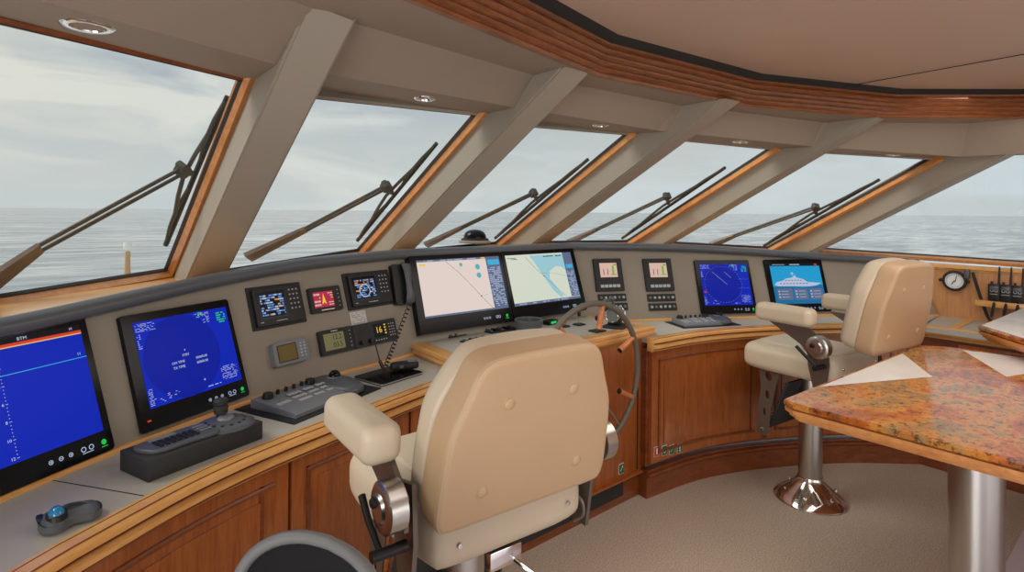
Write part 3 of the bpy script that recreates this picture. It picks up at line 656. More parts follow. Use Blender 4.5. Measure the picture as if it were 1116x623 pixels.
def draw_ship(e, scr, P, sw, sh, z):
    scr.build('screen', e_sky, e, smooth=0); zz = z + .0010
    def R_(mb, u0, v0, u1, v1, z_=zz): a, b = P(u0, v0), P(u1, v1); mb.rect((a[0] + b[0]) / 2, (a[1] + b[1]) / 2, b[0] - a[0], b[1] - a[1], z_); return mb
    def PL(mb, pts, z_): mb.b.faces.new([mb.b.verts.new((*P(*p), z_)) for p in pts]); return mb
    R_(MB(), 0, .93, 1, 1, z + .0007).build('title_bar', e_off, e, smooth=0)
    PL(MB(), [(0, 0), (1, 0), (1, .46), (.6, .40), (.3, .44), (0, .42)], z + .0005).build('water_band', e_skyd, e, smooth=0)
    mb = MB(); R_(mb, .06, .10, .36, .37, z + .0008); R_(mb, .40, .10, .66, .37, z + .0008); R_(mb, .70, .10, .96, .37, z + .0008); mb.build('menu_panel', e_bar, e, smooth=0)
    mb = MB(); PL(mb, [(.04, .46), (.10, .43), (.72, .42), (.86, .44), (.97, .50), (.70, .53), (.62, .60), (.50, .64), (.46, .70), (.40, .64), (.28, .62), (.20, .56), (.10, .54), (.05, .50)], z + .0009); R_(mb, .41, .70, .43, .78); R_(mb, .38, .735, .46, .745)
    for u0 in (.08, .42, .72):
        for v in (.15, .22, .29): R_(mb, u0, v, u0 + .03, v + .03); R_(mb, u0 + .06, v + .01, u0 + .20, v + .02)
    R_(mb, .40, .955, .60, .975); R_(mb, .05, .96, .3, .97); mb.build('yacht_drawing', e_white, e, smooth=0)
    mb = MB()
    for k in range(9): R_(mb, .14 + k * .065, .485, .175 + k * .065, .50, z + .0013)
    for k in range(6): R_(mb, .26 + k * .06, .565, .29 + k * .06, .58, z + .0013)
    mb.build('yacht_windows', e_dark, e, smooth=0)
    R_(MB(), .90, .945, .95, .985, z + .0013).build('close_button', e_red, e, smooth=0)

e, RW, RH = monitor(((124.5, 346), (243, 328), (269.5, 433), (152.5, 471)), 'black framed radar screen reading STBY on the port panel, above the raised black radar keyboard', (.085, .075, .045, .175), draw_radar(True), thick=.02, name='radar_monitor', red_led=True)
monitor(((-46, 378), (88.5, 353.5), (119, 485), (-30, 536)), 'black framed depth sounder screen at the far port end, above the trackball mouse', (.05, .06, .05, .15), draw_sounder, thick=.02, name='sounder_monitor', right_anchor=(RW * 1.06, RH * 1.08))
monitor(((754, 284), (813.5, 284), (824, 340.5), (765, 343)), 'black framed deep blue radar screen on the starboard panel, left of the yacht drawing screen', (.075, .075, .05, .15), draw_radar(False), thick=.02, name='radar_monitor')
monitor(((831, 283.5), (893, 283), (904, 339), (841, 341)), 'black framed screen showing a white yacht drawing, rightmost on the panel', (.075, .075, .06, .15), draw_ship, thick=.02, name='status_monitor')
# helm chart displays
cL = ((442.5, 281), (541.5, 276.5), (554.5, 346.5), (451, 367)); cR = ((542.5, 276.5), (620.5, 272.5), (633, 335), (555.5, 346.5))
m1, w1, h1 = fascia_frame(cL[0], cR[1], cR[2], cL[3])
for k, (kind, lab) in enumerate(((0, 'large black chart display with pale pink land, left of the pair'), (1, 'large black chart display with green land and blue water, right of the pair'))):
    W2 = w1 / 2 - .004; H2 = .40
    m = m1 @ T((-1 if k == 0 else 1) * (W2 / 2 + .002), -.005, 0)
    e = empty('chart_display', m, lab, 'monitor', None); th = .045
    mb = MB(); mb.prism(rrect(W2, H2, .006), -.005, th); bmesh.ops.bevel(mb.b, geom=[x for x in mb.b.edges if all(v.co.z > th - .0005 for v in x.verts)], offset=.004, segments=2, affect='EDGES'); mb.build('bezel', blackg, e)
    sw, sh = W2 * .90, H2 * .74; cx_, cy_ = (.01 if k == 0 else -.006), .025; z = th + .0006
    scr = MB().rect(cx_, cy_, sw, sh, z)
    draw_chart(kind)(e, scr, lambda u, v: (cx_ - sw / 2 + u * sw, cy_ - sh / 2 + v * sh), sw, sh, z)
    mb = MB(); yb = -H2 / 2 + .036
    for dx in (.17, .20, .23): ringmark(mb, dx * W2, yb, .006, z, .4)
    ringmark(mb, .34 * W2, yb, .008, z, .35); ringmark(mb, .313 * W2, yb, .008, z, .35); mb.build('touch_controls', e_white, e, smooth=0)
    mb = MB(); disc(mb, .43 * W2, yb, .008, z); mb.rect(.43 * W2, yb - .014, .02, .004, z); mb.build('power_light', e_grn2, e, smooth=0)

def keygrid(e, mb_mat, x0, y0, x1, y1, nx, ny, kw, kh, z, name='keypad'):
    mb = MB()
    for i in range(nx):
        for j in range(ny):
            mb.box((x0 + (x1 - x0) * (i + .5) / nx, y0 + (y1 - y0) * (j + .5) / ny, z), (kw, kh, .003), bev=.0006, seg=1)
    return mb.build(name, mb_mat, e, smooth=0)
def device(c, label, name, cat, body_m=blackm, thick=.02, flange=True, plate=None, group=None, r=.006):
    m, w, h = fascia_frame(*c); e = empty(name, m, label, cat, group)
    if flange:
        MB().prism(rrect(w, h, .004), -.003, .006).build('mounting_frame', body_m, e)
        mb = MB(); mb.prism(rrect(w * .86, h * .86, r), .004, thick); bmesh.ops.bevel(mb.b, geom=[x for x in mb.b.edges if all(v.co.z > thick - .0005 for v in x.verts)], offset=.003, segments=2, affect='EDGES'); mb.build('housing', plate or blackp, e)
    else:
        mb = MB(); mb.prism(rrect(w, h, r), -.003, thick); bmesh.ops.bevel(mb.b, geom=[x for x in mb.b.edges if all(v.co.z > thick - .0005 for v in x.verts)], offset=.003, segments=2, affect='EDGES'); mb.build('housing', body_m, e)
    return e, w, h
# two sailing-style multifunction plotters
def plotter(c, label, dome):
    e, w, h = device(c, label, 'chart_plotter', 'chart plotter'); z = .0206
    sw, sh = w * .44, h * .56; cx_, cy_ = -w * .12, h * .03
    MB().rect(cx_, cy_, sw * 1.12, sh * 1.14, z).build('screen_surround', blackg, e, smooth=0)
    MB().rect(cx_, cy_, sw, sh, z + .0006).build('screen', e_off, e, smooth=0)
    for mm, n, rows, f in ((e_lblue, 'blue_readout', 9, .5), (e_white, 'white_readout', 9, .22), (e_org, 'orange_readout', 9, .14)):
        mb = MB(); marks(mb, cx_ - sw * .48, cy_ - sh * .46, cx_ + sw * .48, cy_ + sh * .44, rows, f, .6, z + .0012 + .0002 * (n[0] == 'w'), .05, .2); mb.build(n, mm, e, smooth=0)
    if dome:
        mb = MB(); ringmark(mb, cx_ - sw * .05, cy_ - sh * .12, sh * .32, z + .0018, .14, 24); disc(mb, cx_ - sw * .05, cy_ - sh * .12, .003, z + .002); mb.build('compass_rose', e_white, e, smooth=0)
    keygrid(e, lgrey, w * .19, -h * .18, w * .40, h * .38, 3, 5, .006, .006, z)
    mb = MB(); mb.rect(0, -h * .36, w * .2, h * .018, z); mb.rect(-w * .35, -h * .35, w * .05, h * .02, z); mb.build('maker_strip', lgrey, e, smooth=0)
plotter(((265, 315.5), (324, 306.5), (334.5, 349.5), (275.5, 362.5)), 'black multifunction plotter with keypad and bright blue and orange readout, leftmost small instrument', 0)
plotter(((371, 299), (421.5, 293.5), (429.5, 331), (380, 338.5)), 'black multifunction plotter with a compass ring on its screen, beside the telephone handset', 1)
# rudder / compass display
e, w, h = device(((332.5, 316), (366.5, 311), (372.5, 337), (338.5, 343)), 'small black gauge with a glowing red compass display, between the two plotters', 'autopilot_display', 'gauge', blackm, .018, False)
MB().rect(-w * .08, 0, w * .62, h * .62, .0186).build('screen', e_mag, e, smooth=0)
mb = MB(); marks(mb, -w * .38, -h * .28, -w * .18, h * .28, 4, .7, .5, .0194, .3, .8); marks(mb, w * .06, -h * .28, w * .22, h * .28, 6, .7, .4, .0194, .3, .8); mb.rect(w * .0, -h * .42, w * .4, h * .03, .0186); mb.build('readout', e_rose, e, smooth=0)
mb = MB(); mb.b.faces.new([mb.b.verts.new(p) for p in ((-w * .08, h * .26, .0196), (-w * .15, -h * .22, .0196), (-w * .08, -h * .12, .0196), (-w * .01, -h * .22, .0196))]); mb.build('boat_pointer', e_yel, e, smooth=0)
keygrid(e, lgrey, w * .34, -h * .4, w * .46, h * .4, 1, 5, .005, .004, .0185)
# grey handheld style repeater
e, w, h = device(((290.5, 376.5), (328, 369), (334.5, 391.5), (297, 401.5)), 'small grey instrument with a blank brown screen, lowest on the port panel', 'gps_repeater', 'gauge', mgrey, .03, False, r=.010)
MB().rect(-w * .12, 0, w * .50, h * .68, .0306).build('screen', e_lcdb, e, smooth=0); MB().rect(-w * .12, 0, w * .55, h * .76, .0303).build('screen_surround', blackm, e, smooth=0)
keygrid(e, lgrey, w * .22, -h * .34, w * .44, h * .36, 2, 5, .009, .006, .031)
# depth gauge
e, w, h = device(((343.5, 362), (379, 356), (386, 380), (349.5, 389.5)), 'small black depth gauge with an olive liquid crystal display, left of the radio', 'depth_gauge', 'gauge', blackm, .02, False)
MB().rect(-w * .09, 0, w * .60, h * .68, .0206).build('screen', e_lcd, e, smooth=0)
mb = MB(); mb.text('12.2', w * .0, h * .15, h * .30, .0212, sx=.9); mb.text('03.5', w * .0, -h * .16, h * .30, .0212, sx=.9); mb.build('depth_digits', e_dark, e, smooth=0)
keygrid(e, lgrey, w * .34, -h * .4, w * .46, h * .4, 1, 5, .005, .004, .0205); MB().rect(-w * .05, h * .42, w * .2, h * .04, .0206).build('maker_strip', lgrey, e, smooth=0)
# radio
e, w, h = device(((381, 355), (426, 347.5), (432, 369.5), (384.5, 381.5)), 'black marine radio with glowing yellow 16 on its display, above the tablet', 'marine_radio', 'radio', blackp, .022, False)
RADIO = e.matrix_world.copy(); RAW, RAH = w, h
MB().rect(w * .10, h * .08, w * .30, h * .60, .0226).build('screen', e_off, e, smooth=0)
mb = MB(); mb.text('16', w * .07, h * .08, h * .40, .0234, sx=.9); marks(mb, w * .20, -h * .16, w * .24, h * .34, 4, .9, .5, .0234, .5, 1); mb.build('channel_number', e_yel, e, smooth=0)
keygrid(e, lgrey, w * .30, -h * .30, w * .46, h * .34, 3, 5, .006, .0045, .0225)
mb = MB()
for k in range(8): mb.box((-w * .30, -h * .05 + k * h * .055, .0225), (w * .24, h * .02, .0015))
mb.build('speaker_grille', blackm, e, smooth=0)
for kx in (-.36, -.16): MB().lathe([(0, .014), (.009, .014), (.010, .002), (.010, 0)], T(kx * w, -h * .30, .022)).build('knob', blackp, e)
keygrid(e, lgrey, -w * .06, -h * .42, w * .24, -h * .28, 5, 1, .007, .005, .0225, 'button_row')
# note
m, w, h = fascia_frame((380.5, 340.5), (397.5, 338), (400.5, 352), (383.5, 355.5)); e = empty('paper_note', m, 'small white printed note taped to the panel above the radio', 'note')
MB().rect(0, 0, w, h, .0012).build('sheet', paper, e, smooth=0); mb = MB(); marks(mb, -w * .42, -h * .42, w * .42, h * .42, 7, .75, .3, .0019, .08, .25); mb.build('print', greyink, e, smooth=0)

# engine panels
for k, (x0, lab) in enumerate(((0, 'black engine gauge panel with pink and green screen, nearer the helm chart displays'), (54.3, 'black engine gauge panel with pink and green screen, beside the starboard radar screen'))):
    c = ((644 + x0, 282.5), (674.5 + x0, 282.3), (680.3 + x0, 316.8), (650.8 + x0, 318))
    e, w, h = device(c, lab, 'engine_panel', 'gauge panel', blackm, .02, False, group=None, r=.003)
    MB().rect(0, h * .14, w * .62, h * .44, .0206).build('screen', e_rose, e, smooth=0)
    mb = MB(); mb.rect(w * .16, h * .14, w * .07, h * .26, .0214); mb.rect(w * .18, h * .0, w * .2, h * .03, .0214); mb.rect(w * .24, h * .3, w * .1, h * .05, .0214); mb.build('bar_graph', e_lime, e, smooth=0)
    mb = MB(); mb.rect(-w * .18, h * .08, w * .02, h * .18, .0214); mb.rect(-w * .04, h * .08, w * .02, h * .18, .0214); mb.build('scale_lines', e_dark, e, smooth=0)
    keygrid(e, lgrey, -w * .36, -h * .42, w * .36, -h * .28, 5, 1, w * .12, h * .09, .0205, 'button_row')
    for j, (y0, y1) in enumerate(((320.5, 328.5), (330.5, 338.5))):
        sxx = x0 * .985; c2 = ((650.8 + sxx + j * 1.6, y0 + .5), (681 + sxx + j * 1.6, y0 - .8), (683 + sxx + j * 1.6, y1 - 1), (652.8 + sxx + j * 1.6, y1 + .6))
        pos = ('upper', 'lower')[j]
        e, w, h = device(c2, '%s black switch strip of round buttons below the engine panel %s' % (pos, ('nearer the helm displays', 'nearer the starboard radar')[k]), 'switch_strip', 'switch panel', blackm, .008, False, r=.002)
        for q in range(6):
            MB().lathe([(0, .006), (.0075, .006), (.009, .003), (.009, 0)], T(-w * .40 + q * w * .16, 0, .008), 16).build('round_button', lgrey if (q * 3 + j) % 4 else greyink, e)
# slot under the rail
m, w, h = fascia_frame((668, 270.5), (700, 270.8), (700, 273.5), (668, 273.3)); e = empty('vent_slot', m, 'thin black slot in the panel just under the padded rail', 'vent')
MB().box((0, 0, .004), (w, .014, .010), bev=.002).build('slot_cover', blackm, e)

# telephone handset on the panel
m, w, h = fascia_frame((421, 292), (442, 290), (446, 330), (428, 333)); e = empty('telephone_handset', m @ RZ(-4), 'black telephone handset hanging in its cradle left of the helm chart displays', 'telephone')
mb = MB(); mb.prism(rrect(.075, .20, .01), 0, .035, T(-.012, 0, 0)); bmesh.ops.bevel(mb.b, geom=[x for x in mb.b.edges if all(v.co.z > .034 for v in x.verts)], offset=.005, segments=2, affect='EDGES'); mb.build('cradle', blackp, e)
mb = MB(); prof_ = [(-.105, .036), (-.095, .062), (-.06, .070), (0, .066), (.06, .070), (.095, .064), (.105, .040)]
rr = []
for i, (y, z) in enumerate(prof_):
    wd = (.018, .026, .022, .017, .022, .026, .018)[i]; dz = (.008, .022, .018, .012, .018, .022, .008)[i]
    rr.append([(.022 + a * wd, y, z - dz / 2 + b * dz) for a, b in ((-.7, -.6), (.7, -.6), (1, 0), (.7, .6), (-.7, .6), (-1, 0))])
mb.rings(rr); mb.build('handset', dgrey, e, smooth=60)
HS = e.matrix_world.copy()
def coil(p0, p1, sag, turns, r, wr, name, label, side=Vector((0, 0, -1))):
    p0, p1 = Vector(p0), Vector(p1); pts = []; n = turns * 8
    for i in range(n + 1):
        t = i / n; c = p0.lerp(p1, t) + side * sag * 4 * t * (1 - t); d = (p1 - p0).normalized(); x = d.orthogonal().normalized(); y = d.cross(x); a = 2 * pi * turns * t
        pts.append(c + (x * cos(a) + y * sin(a)) * r)
    mb = MB().tube(pts, wr, 5); o = mb.build(name, blackm, None); tag(o, label, 'cord'); return o
pend = U(420, 400, .94)
coil(HS @ Vector((.022, -.103, .045)), pend, .03, 17, .0085, .0024, 'coiled_cord', 'black coiled cord hanging from the telephone handset to the desk', Vector((-.3, 0, -.6)))
r0 = RADIO @ Vector((-RAW * .10, -RAH * .30, .03)); r1 = U(419, 404, .93)
mb = MB(); pts = [r0, r0.lerp(r1, .3) + Vector((0, 0, -.012)), r0.lerp(r1, .55) + Vector((0, 0, -.02))]; mb.tube(catmull(pts, 6), .0028, 8)
o = mb.build('microphone_cord', blackm); tag(o, 'short black cord plugged into the radio, hanging to the microphone', 'cord')
coil(r0.lerp(r1, .55) + Vector((0, 0, -.02)), r1, .0, 7, .0055, .0026, 'coiled_cord', 'short black coiled microphone cord below the radio')

# ------------------------------------------------------------------ things on the desks
def desk_frame(bl, br, tr, tl, z):       # corners on a horizontal plane: near-left.. -> frame, width, depth
    c = [U(p[0], p[1], z) for p in (bl, br, tr, tl)]; o = sum(c, Vector()) / 4
    x = ((c[1] - c[0]) + (c[2] - c[3])); w = x.length / 2; x.normalize(); zv = Vector((0, 0, 1)); y = zv.cross(x)
    d = ((c[3] - c[0]).dot(y) + (c[2] - c[1]).dot(y)) / 2
    return frame(o, x, y, zv), w, d
def keys3(e, nx, ny, x0, y0, x1, y1, kw, kh, z, m=lgrey, name='keypad', tilt=0, skip=None):
    mb = MB()
    for i in range(nx):
        for j in range(ny):
            if skip and skip(i, j): continue
            y = y0 + (y1 - y0) * (j + .5) / ny
            mb.box((x0 + (x1 - x0) * (i + .5) / nx, y, z + tilt * y), (kw, kh, .004), bev=.0008, seg=1)
    return mb.build(name, m, e, smooth=0)
# raised radar keyboard on its black box
zt = .955
m, w, d = desk_frame((182, 498), (286, 459), (259, 449.5), (128.5, 491), zt)
m = m @ T(0, 0, -zt + .9)
m = m @ T(-.008, .008, 0); w *= 1.06
e = empty('radar_keyboard', m, 'black radar keyboard with round jog disc on a raised black box', 'keyboard')
MB().box((0, 0, .0275), (w, d, .055), bev=.004).build('box', blackm, e)
mb = MB(); P_ = smooth_poly([(-w * .44, -d * .16), (-w * .36, -d * .34), (-w * .10, -d * .36), (w * .12, -d * .36), (w * .12, d * .30), (-w * .38, d * .30), (-w * .46, d * .12)], 4); pillow(mb, P_, .012, .004, T(0, 0, .055)); mb.build('key_unit', dgrey, e)
keys3(e, 7, 4, -w * .36, -d * .26, -w * .02, d * .08, .010, .009, .069, blackp, 'keypad'); keys3(e, 3, 3, w * .0, -d * .2, w * .10, d * .2, .010, .009, .069, mgrey, 'function_keys')
MB().box((-w * .24, d * .19, .068), (.07, .022, .003)).build('display_window', greyink, e)
mb = MB(); mb.lathe([(0, .072), (.03, .072), (.062, .066), (.080, .058), (.082, .055)], T(w * .27, 0, 0), 40); mb.build('jog_disc', dgrey, e)
mb = MB(); mb.lathe([(0, .079), (.020, .079), (.024, .074), (.024, .070)], T(w * .27, 0, 0), 24); mb.build('jog_button', mgrey, e)
mb = MB()
for k in range(9): a = radians(150 + k * 26); mb.lathe([(0, .070), (.0048, .070), (.0055, .066)], T(w * .27 + .052 * cos(a), .052 * sin(a), -.001), 10)
mb.build('disc_keys', blackp, e)
mb = MB(); mb.lathe([(0, .125), (.016, .125), (.021, .120), (.021, .110), (.018, .106), (.021, .100), (.019, .082), (.013, .078), (.013, .070)], T(w * .285, d * .22, 0), 24); mb.build('joystick_knob', blackm, e)
# trackball keyboards, port and starboard
def trackball_keyboard(c, z, label, w0=None):
    m, w, d = desk_frame(*c, z); e = empty('trackball_keyboard', m, label, 'keyboard')
    MB().box((0, 0, .002), (w, d, .004), bev=.001).build('base_plate', blackp, e)
    kw = w * .70; x0 = -w * .42
    mb = MB(); mb.rings([[(x0 + a, -d * .40, .004), (x0 + a, d * .36, .004), (x0 + a, d * .36, .034), (x0 + a, -d * .30, .022), (x0 + a, -d * .40, .016)] for a in (0, kw)]); mb.build('key_unit', mgrey, e)
    mb = MB(); P_ = smooth_poly([(kw + x0 - .05, -d * .36), (kw + x0 + .03, -d * .40), (w * .46, -d * .10), (w * .47, d * .10), (kw + x0 + .05, d * .38), (kw + x0 - .05, d * .34)], 4); pillow(mb, P_, .032, .018, T(0, 0, .004), r2=.024, dome=.012); mb.build('palm_rest', dgrey, e)
    tb = MB().ball((kw + x0 + .015, d * .08, .046), .024).build('trackball', blackg, e); MB().lathe([(.032, .034), (.030, .046), (.0245, .048)], T(kw + x0 + .015, d * .08, 0)).build('ball_ring', mgrey, e)
    keys3(e, 12, 4, x0 + kw * .30, -d * .26, x0 + kw * .88, d * .14, kw * .036, d * .06, .030, lgrey, 'keypad', .16, lambda i, j: (i in (4, 8)))
    keys3(e, 3, 2, x0 + kw * .05, -d * .24, x0 + kw * .24, d * .04, kw * .05, d * .07, .029, lgrey, 'function_keys', .16)
    for xx in (.14, .78): MB().lathe([(0, .020), (.016, .020), (.019, .010), (.019, 0)], T(x0 + kw * xx, d * .24, .030)).build('round_knob', blackp, e)
    for xx in (.30, .42, .54, .66): MB().lathe([(0, .018), (.006, .018), (.007, 0)], T(x0 + kw * xx, d * .26, .030), 14).build('small_knob', blackp, e)
trackball_keyboard(((318, 461.5), (420, 423.5), (352, 411.5), (257, 448)), .9, 'grey keyboard with trackball on a black plate, port desk behind the near armrest')
trackball_keyboard(((740, 358.5), (803, 354.5), (790, 347.5), (729, 350.5)), .9, 'grey keyboard with black trackball lying on the starboard desk below the engine panels')
# tablet
m, w, d = desk_frame((415, 420.5), (461, 406.5), (431, 398), (386, 411), .905)
e = empty('tablet_computer', m @ T(0, 0, -.004), 'glossy black tablet computer lying on the port desk below the radio', 'tablet')
MB().prism(rrect(w, d, .014), .0, .009).build('back_case', blackm, e); MB().prism(rrect(w * 1.005, d * 1.005, .014), .004, .0065).build('silver_edge', lgrey, e); MB().prism(rrect(w * .97, d * .96, .012), .009, .0105).build('glass_front', blackg, e)
# fist microphone on the tablet
p = U(440, 397, .935)
e = empty('fist_microphone', T(p.x, p.y, .9165) @ RZ(-12), 'black radio microphone lying on the far edge of the tablet', 'microphone')
mb = MB(); pillow(mb, smooth_poly([(-.045, -.022), (.05, -.028), (.062, 0), (.05, .028), (-.045, .022), (-.056, 0)], 4), .03, .010, T(0, 0, 0)); mb.build('body', blackp, e)
MB().box((.0, -.024, .016), (.05, .006, .014), bev=.002).build('talk_button', dgrey, e); mb = MB()
for k in range(4): mb.box((.022 + k * .008, 0, .030), (.003, .03, .002))
mb.build('grille', lgrey, e)
# trackball mouse
p = U(76, 569, .9)
e = empty('trackball_mouse', T(p.x, p.y, .9) @ RZ(8) @ Matrix.Diagonal((.84, 1.12, .95, 1)), 'dark grey trackball mouse with a blue ball on the port desk, nearest the camera', 'mouse')
mb = MB(); P_ = smooth_poly([(-.058, -.030), (-.030, -.040), (.005, -.026), (.045, -.034), (.068, -.012), (.064, .020), (.03, .036), (-.02, .040), (-.055, .028), (-.066, 0)], 5); pillow(mb, P_, .036, .022, T(0, 0, 0), r2=.030, dome=.010); mb.build('shell', dgrey, e, smooth=60)
MB().ball((-.030, -.010, .034), .0185, n=32).build('ball', bluem, e); MB().lathe([(.024, .026), (.022, .036), (.0185, .038)], T(-.030, -.010, 0), 28).build('ball_ring', blackp, e)
MB().box((-.058, .014, .022), (.016, .03, .012), bev=.004).build('left_button', blackp, e)

# on the helm stand (top at z .95)
def strip(p, ang, w, d, label, n=6):
    q = U(p[0], p[1], .95); e = empty('rocker_switch_strip', T(q.x, q.y, .9495) @ RZ(ang), label, 'switch panel')
    MB().box((0, 0, .003), (w, d, .006), bev=.001).build('plate', blackm, e)
    for k in range(n): MB().box((-w * .42 + k * w * .84 / max(1, n - 1), 0, .010), (w * .09, d * .55, .010), bev=.002).build('rocker_switch', blackp if k % 2 else dgrey, e)
strip((503, 364.5), 8, .20, .045, 'row of black rocker switches on the helm stand, below the pink chart display', 6)
strip((517.5, 371), 4, .15, .06, 'black keypad plate on the helm stand, between the rocker row and the near chair back', 4)
strip((545, 360), 0, .18, .09, 'wide black control plate on the helm stand, left of the black cup holder', 5)
strip((520, 381), 0, .10, .04, 'small black plate on the helm stand edge, peeping above the near chair back', 3)
q = U(576, 361, .95)
e = empty('cup_holder', T(q.x, q.y, .95), 'dark grey open round cup holder on the helm stand, below the chart displays', 'cup holder')
MB().lathe([(0, .004), (.056, .004), (.066, .066), (.074, .068), (.078, .064), (.068, .0), (0, 0)], T(0, 0, 0), 40).build('bowl', dgrey, e)
q = U(600, 352, .955); e = empty('indicator_unit', T(q.x, q.y, .95) @ RZ(10), 'small black unit with green lit face right of the cup holder', 'indicator')
MB().box((0, 0, .012), (.09, .045, .024), bev=.004).build('case', blackp, e); MB().box((0, -.0226, .013), (.05, .002, .012)).build('green_display', e_green, e)
def lever(p, ang, label, col, h=.055, r=.012, plate_=.07):
    q = U(p[0], p[1], .95); e = empty('control_lever', T(q.x, q.y, .95) @ RZ(ang), label, 'lever')
    MB().box((0, 0, .004), (plate_, plate_ * .8, .008), bev=.002).build('base_plate', blackm, e); MB().cyl((0, 0, .006), (0, -.004, h), .005, .004, 12).build('stem', steel, e)
    MB().lathe([(0, h + .018), (r * .8, h + .014), (r, h), (r * .7, h - .010), (0, h - .012)], None, 20).build('grip', col, e)
lever((615.5, 356), 0, 'small wooden knobbed lever on the helm stand, leftmost of its levers', spokew, .03, .016, .05)
lever((631, 354), 0, 'slim black joystick on the helm stand beside the wooden knob', blackp, .06, .010, .06)
lever((651, 361), 0, 'thick black joystick on the helm stand just left of the throttle', blackp, .07, .015, .08)
q = U(672, 356, .95); e = empty('throttle_control', T(q.x, q.y, .95) @ RZ(20), 'grey engine throttle with two chrome rimmed drums on the right of the helm stand', 'throttle')
MB().box((0, 0, .006), (.15, .12, .012), bev=.003).build('base_plate', blackm, e); MB().box((0, .01, .03), (.06, .07, .05), bev=.008).build('pedestal', blackp, e)
MB().cyl((-.052, .01, .068), (.07, .01, .068), .036, n=36).build('drum', mgrey, e)
for s in (-.053, .066): mb = MB(); mb.tube([(s, .01 + .036 * cos(a), .068 + .036 * sin(a)) for a in [2 * pi * k / 32 for k in range(32)]], .004, 8, loop=True); mb.build('chrome_rim', chrome, e)
for s in (-.04, .04):
    mb = MB(); mb.cyl((s, .02, .09), (s * 1.2, .045, .145), .006, n=10); mb.ball((s * 1.2, .047, .15), .016, (1.7, 1, .8)); mb.build('throttle_lever', dgrey, e)
# compass dome on the sill
p = onray(517.5, 264.5, 2.55, 3.15); e = empty('compass_dome', T(p.x, p.y, p.z), 'black glass compass dome on a pale base on the sill behind the chart displays', 'compass')
MB().lathe([(0, 0), (.115, 0), (.115, .012), (.10, .02), (0, .02)], None, 40).build('base', beamm, e); MB().lathe([(.098, .018), (.098, .03), (.088, .034), (0, .034)], None, 40).build('collar', blackm, e)
MB().lathe([(.082, .03), (.080, .055), (.066, .078), (.04, .092), (0, .098)], None, 40).build('dome', blackg, e)

# safety signs
def sign(px, py, w, h, label, m, on, mark='arrow', nx=0):
    # on: (curve) face of the starboard cabinet or helm stand
    pass
def sign_at(o, x, label, m, w, h, kind):
    z = x.cross(Vector((0, 0, 1))).normalized(); z = z if z.dot(CAMP - o) > 0 else -z; y = Vector((0, 0, 1)); xx = y.cross(z)
    e = empty('safety_sign', frame(o, xx, y, z), label, 'sign')
    MB().box((0, 0, .001), (w, h, .002)).build('backing', white, e); MB().box((0, 0, .0024), (w * .92, h * .92, .0012)).build('colour_field', m, e)
    mb = MB()
    if kind == 'arrow': mb.tube([(-w * .22, -h * .2, .003), (0, 0, .003), (w * .2, h * .25, .003)], .0016, 4); mb.box((w * .14, h * .26, .003), (w * .2, h * .07, .001)); mb.box((w * .22, h * .18, .003), (w * .07, h * .2, .001))
    elif kind == 'ext': mb.box((0, -h * .04, .003), (w * .26, h * .5, .001)); mb.box((0, h * .26, .003), (w * .36, h * .08, .001))
    elif kind == 'man': mb.ball((0, h * .2, .003), w * .09, (1, 1, .2)); mb.box((0, -h * .02, .003), (w * .16, h * .28, .001)); mb.box((0, -h * .26, .003), (w * .30, h * .1, .001))
    else: mb.box((0, 0, .003), (w * .5, h * .12, .001)); ringmark(mb, 0, 0, w * .3, .003); mb.box((0, -h * .2, .003), (w * .3, h * .1, .001))
    mb.build('pictogram', white, e)
dface = offset(NOSE_S, -.044)
def on_curve(px, py, curve):
    d = ray(px, py)
    for i in range(len(curve) - 1):
        a, b = curve[i], curve[i + 1]; n = Vector((b - a)).cross(Vector((0, 0, 1))); k = (a - CAMP).dot(n) / d.dot(n); p = CAMP + d * k
        s = (p - a).dot(b - a) / (b - a).length_squared
        if -.02 <= s <= 1.02: return p, (b - a).normalized()
for (px, py, lab, m_, kd) in ((715.5, 491.5, 'red fire equipment sign at the foot of the starboard cabinet, leftmost of four', red, 'ext'), (724, 490.5, 'green round pictogram sign at the foot of the starboard cabinet, second from left', green, 'ring'), (732, 489.5, 'green diagonal arrow sign at the foot of the starboard cabinet, third from left', green, 'arrow'), (740.5, 488, 'green person pictogram sign at the foot of the starboard cabinet, rightmost of four', green, 'man')):
    r_ = on_curve(px, py, dface)
    if r_: sign_at(r_[0], r_[1], lab, m_, .042, .055, kd)
o = hitplane(677, 510.5, Vector((0, 1.975, 0)), Vector((0, 1, 0))); sign_at(o, Vector((1, 0, 0)), 'green arrow sign alone at the foot of the helm stand', green, .042, .055, 'arrow')
# ------------------------------------------------------------------ steering wheel
wc = Vector((2.08, 1.865, .787)); wr = .366
e = empty('ship_wheel', T(*wc), 'large upright ship wheel with grey leather rim and wooden stub spokes, behind the near chair', 'steering wheel')
MB().tube([(wr * cos(a), 0, wr * sin(a)) for a in [2 * pi * k / 64 for k in range(64)]], .0145, 12, loop=True).build('rim', wheelm, e, smooth=80)
for k in range(7):
    a = radians(77 - k * 360 / 7); d = Vector((cos(a), 0, sin(a)))
    sp = MB().cyl(d * (wr - .008), d * (wr - .125), .0125, .016, 16).build('stub_spoke', spokew, e); MB().lathe([(0, .004), (.009, .003), (.0145, 0), (.0145, -.008), (.011, -.012)], T(*(d * (wr - .126))) @ (-d).to_track_quat('Z', 'Y').to_matrix().to_4x4(), 16).build('end_cap', blackp, sp)
for k in (2.5, 4.0, 5.5):
    a = radians(77 - k * 360 / 7); MB().cyl(Vector((cos(a), 0, sin(a))) * (wr - .005), Vector((0, .02, 0)), .006, n=12).build('wire_spoke', steel, e)
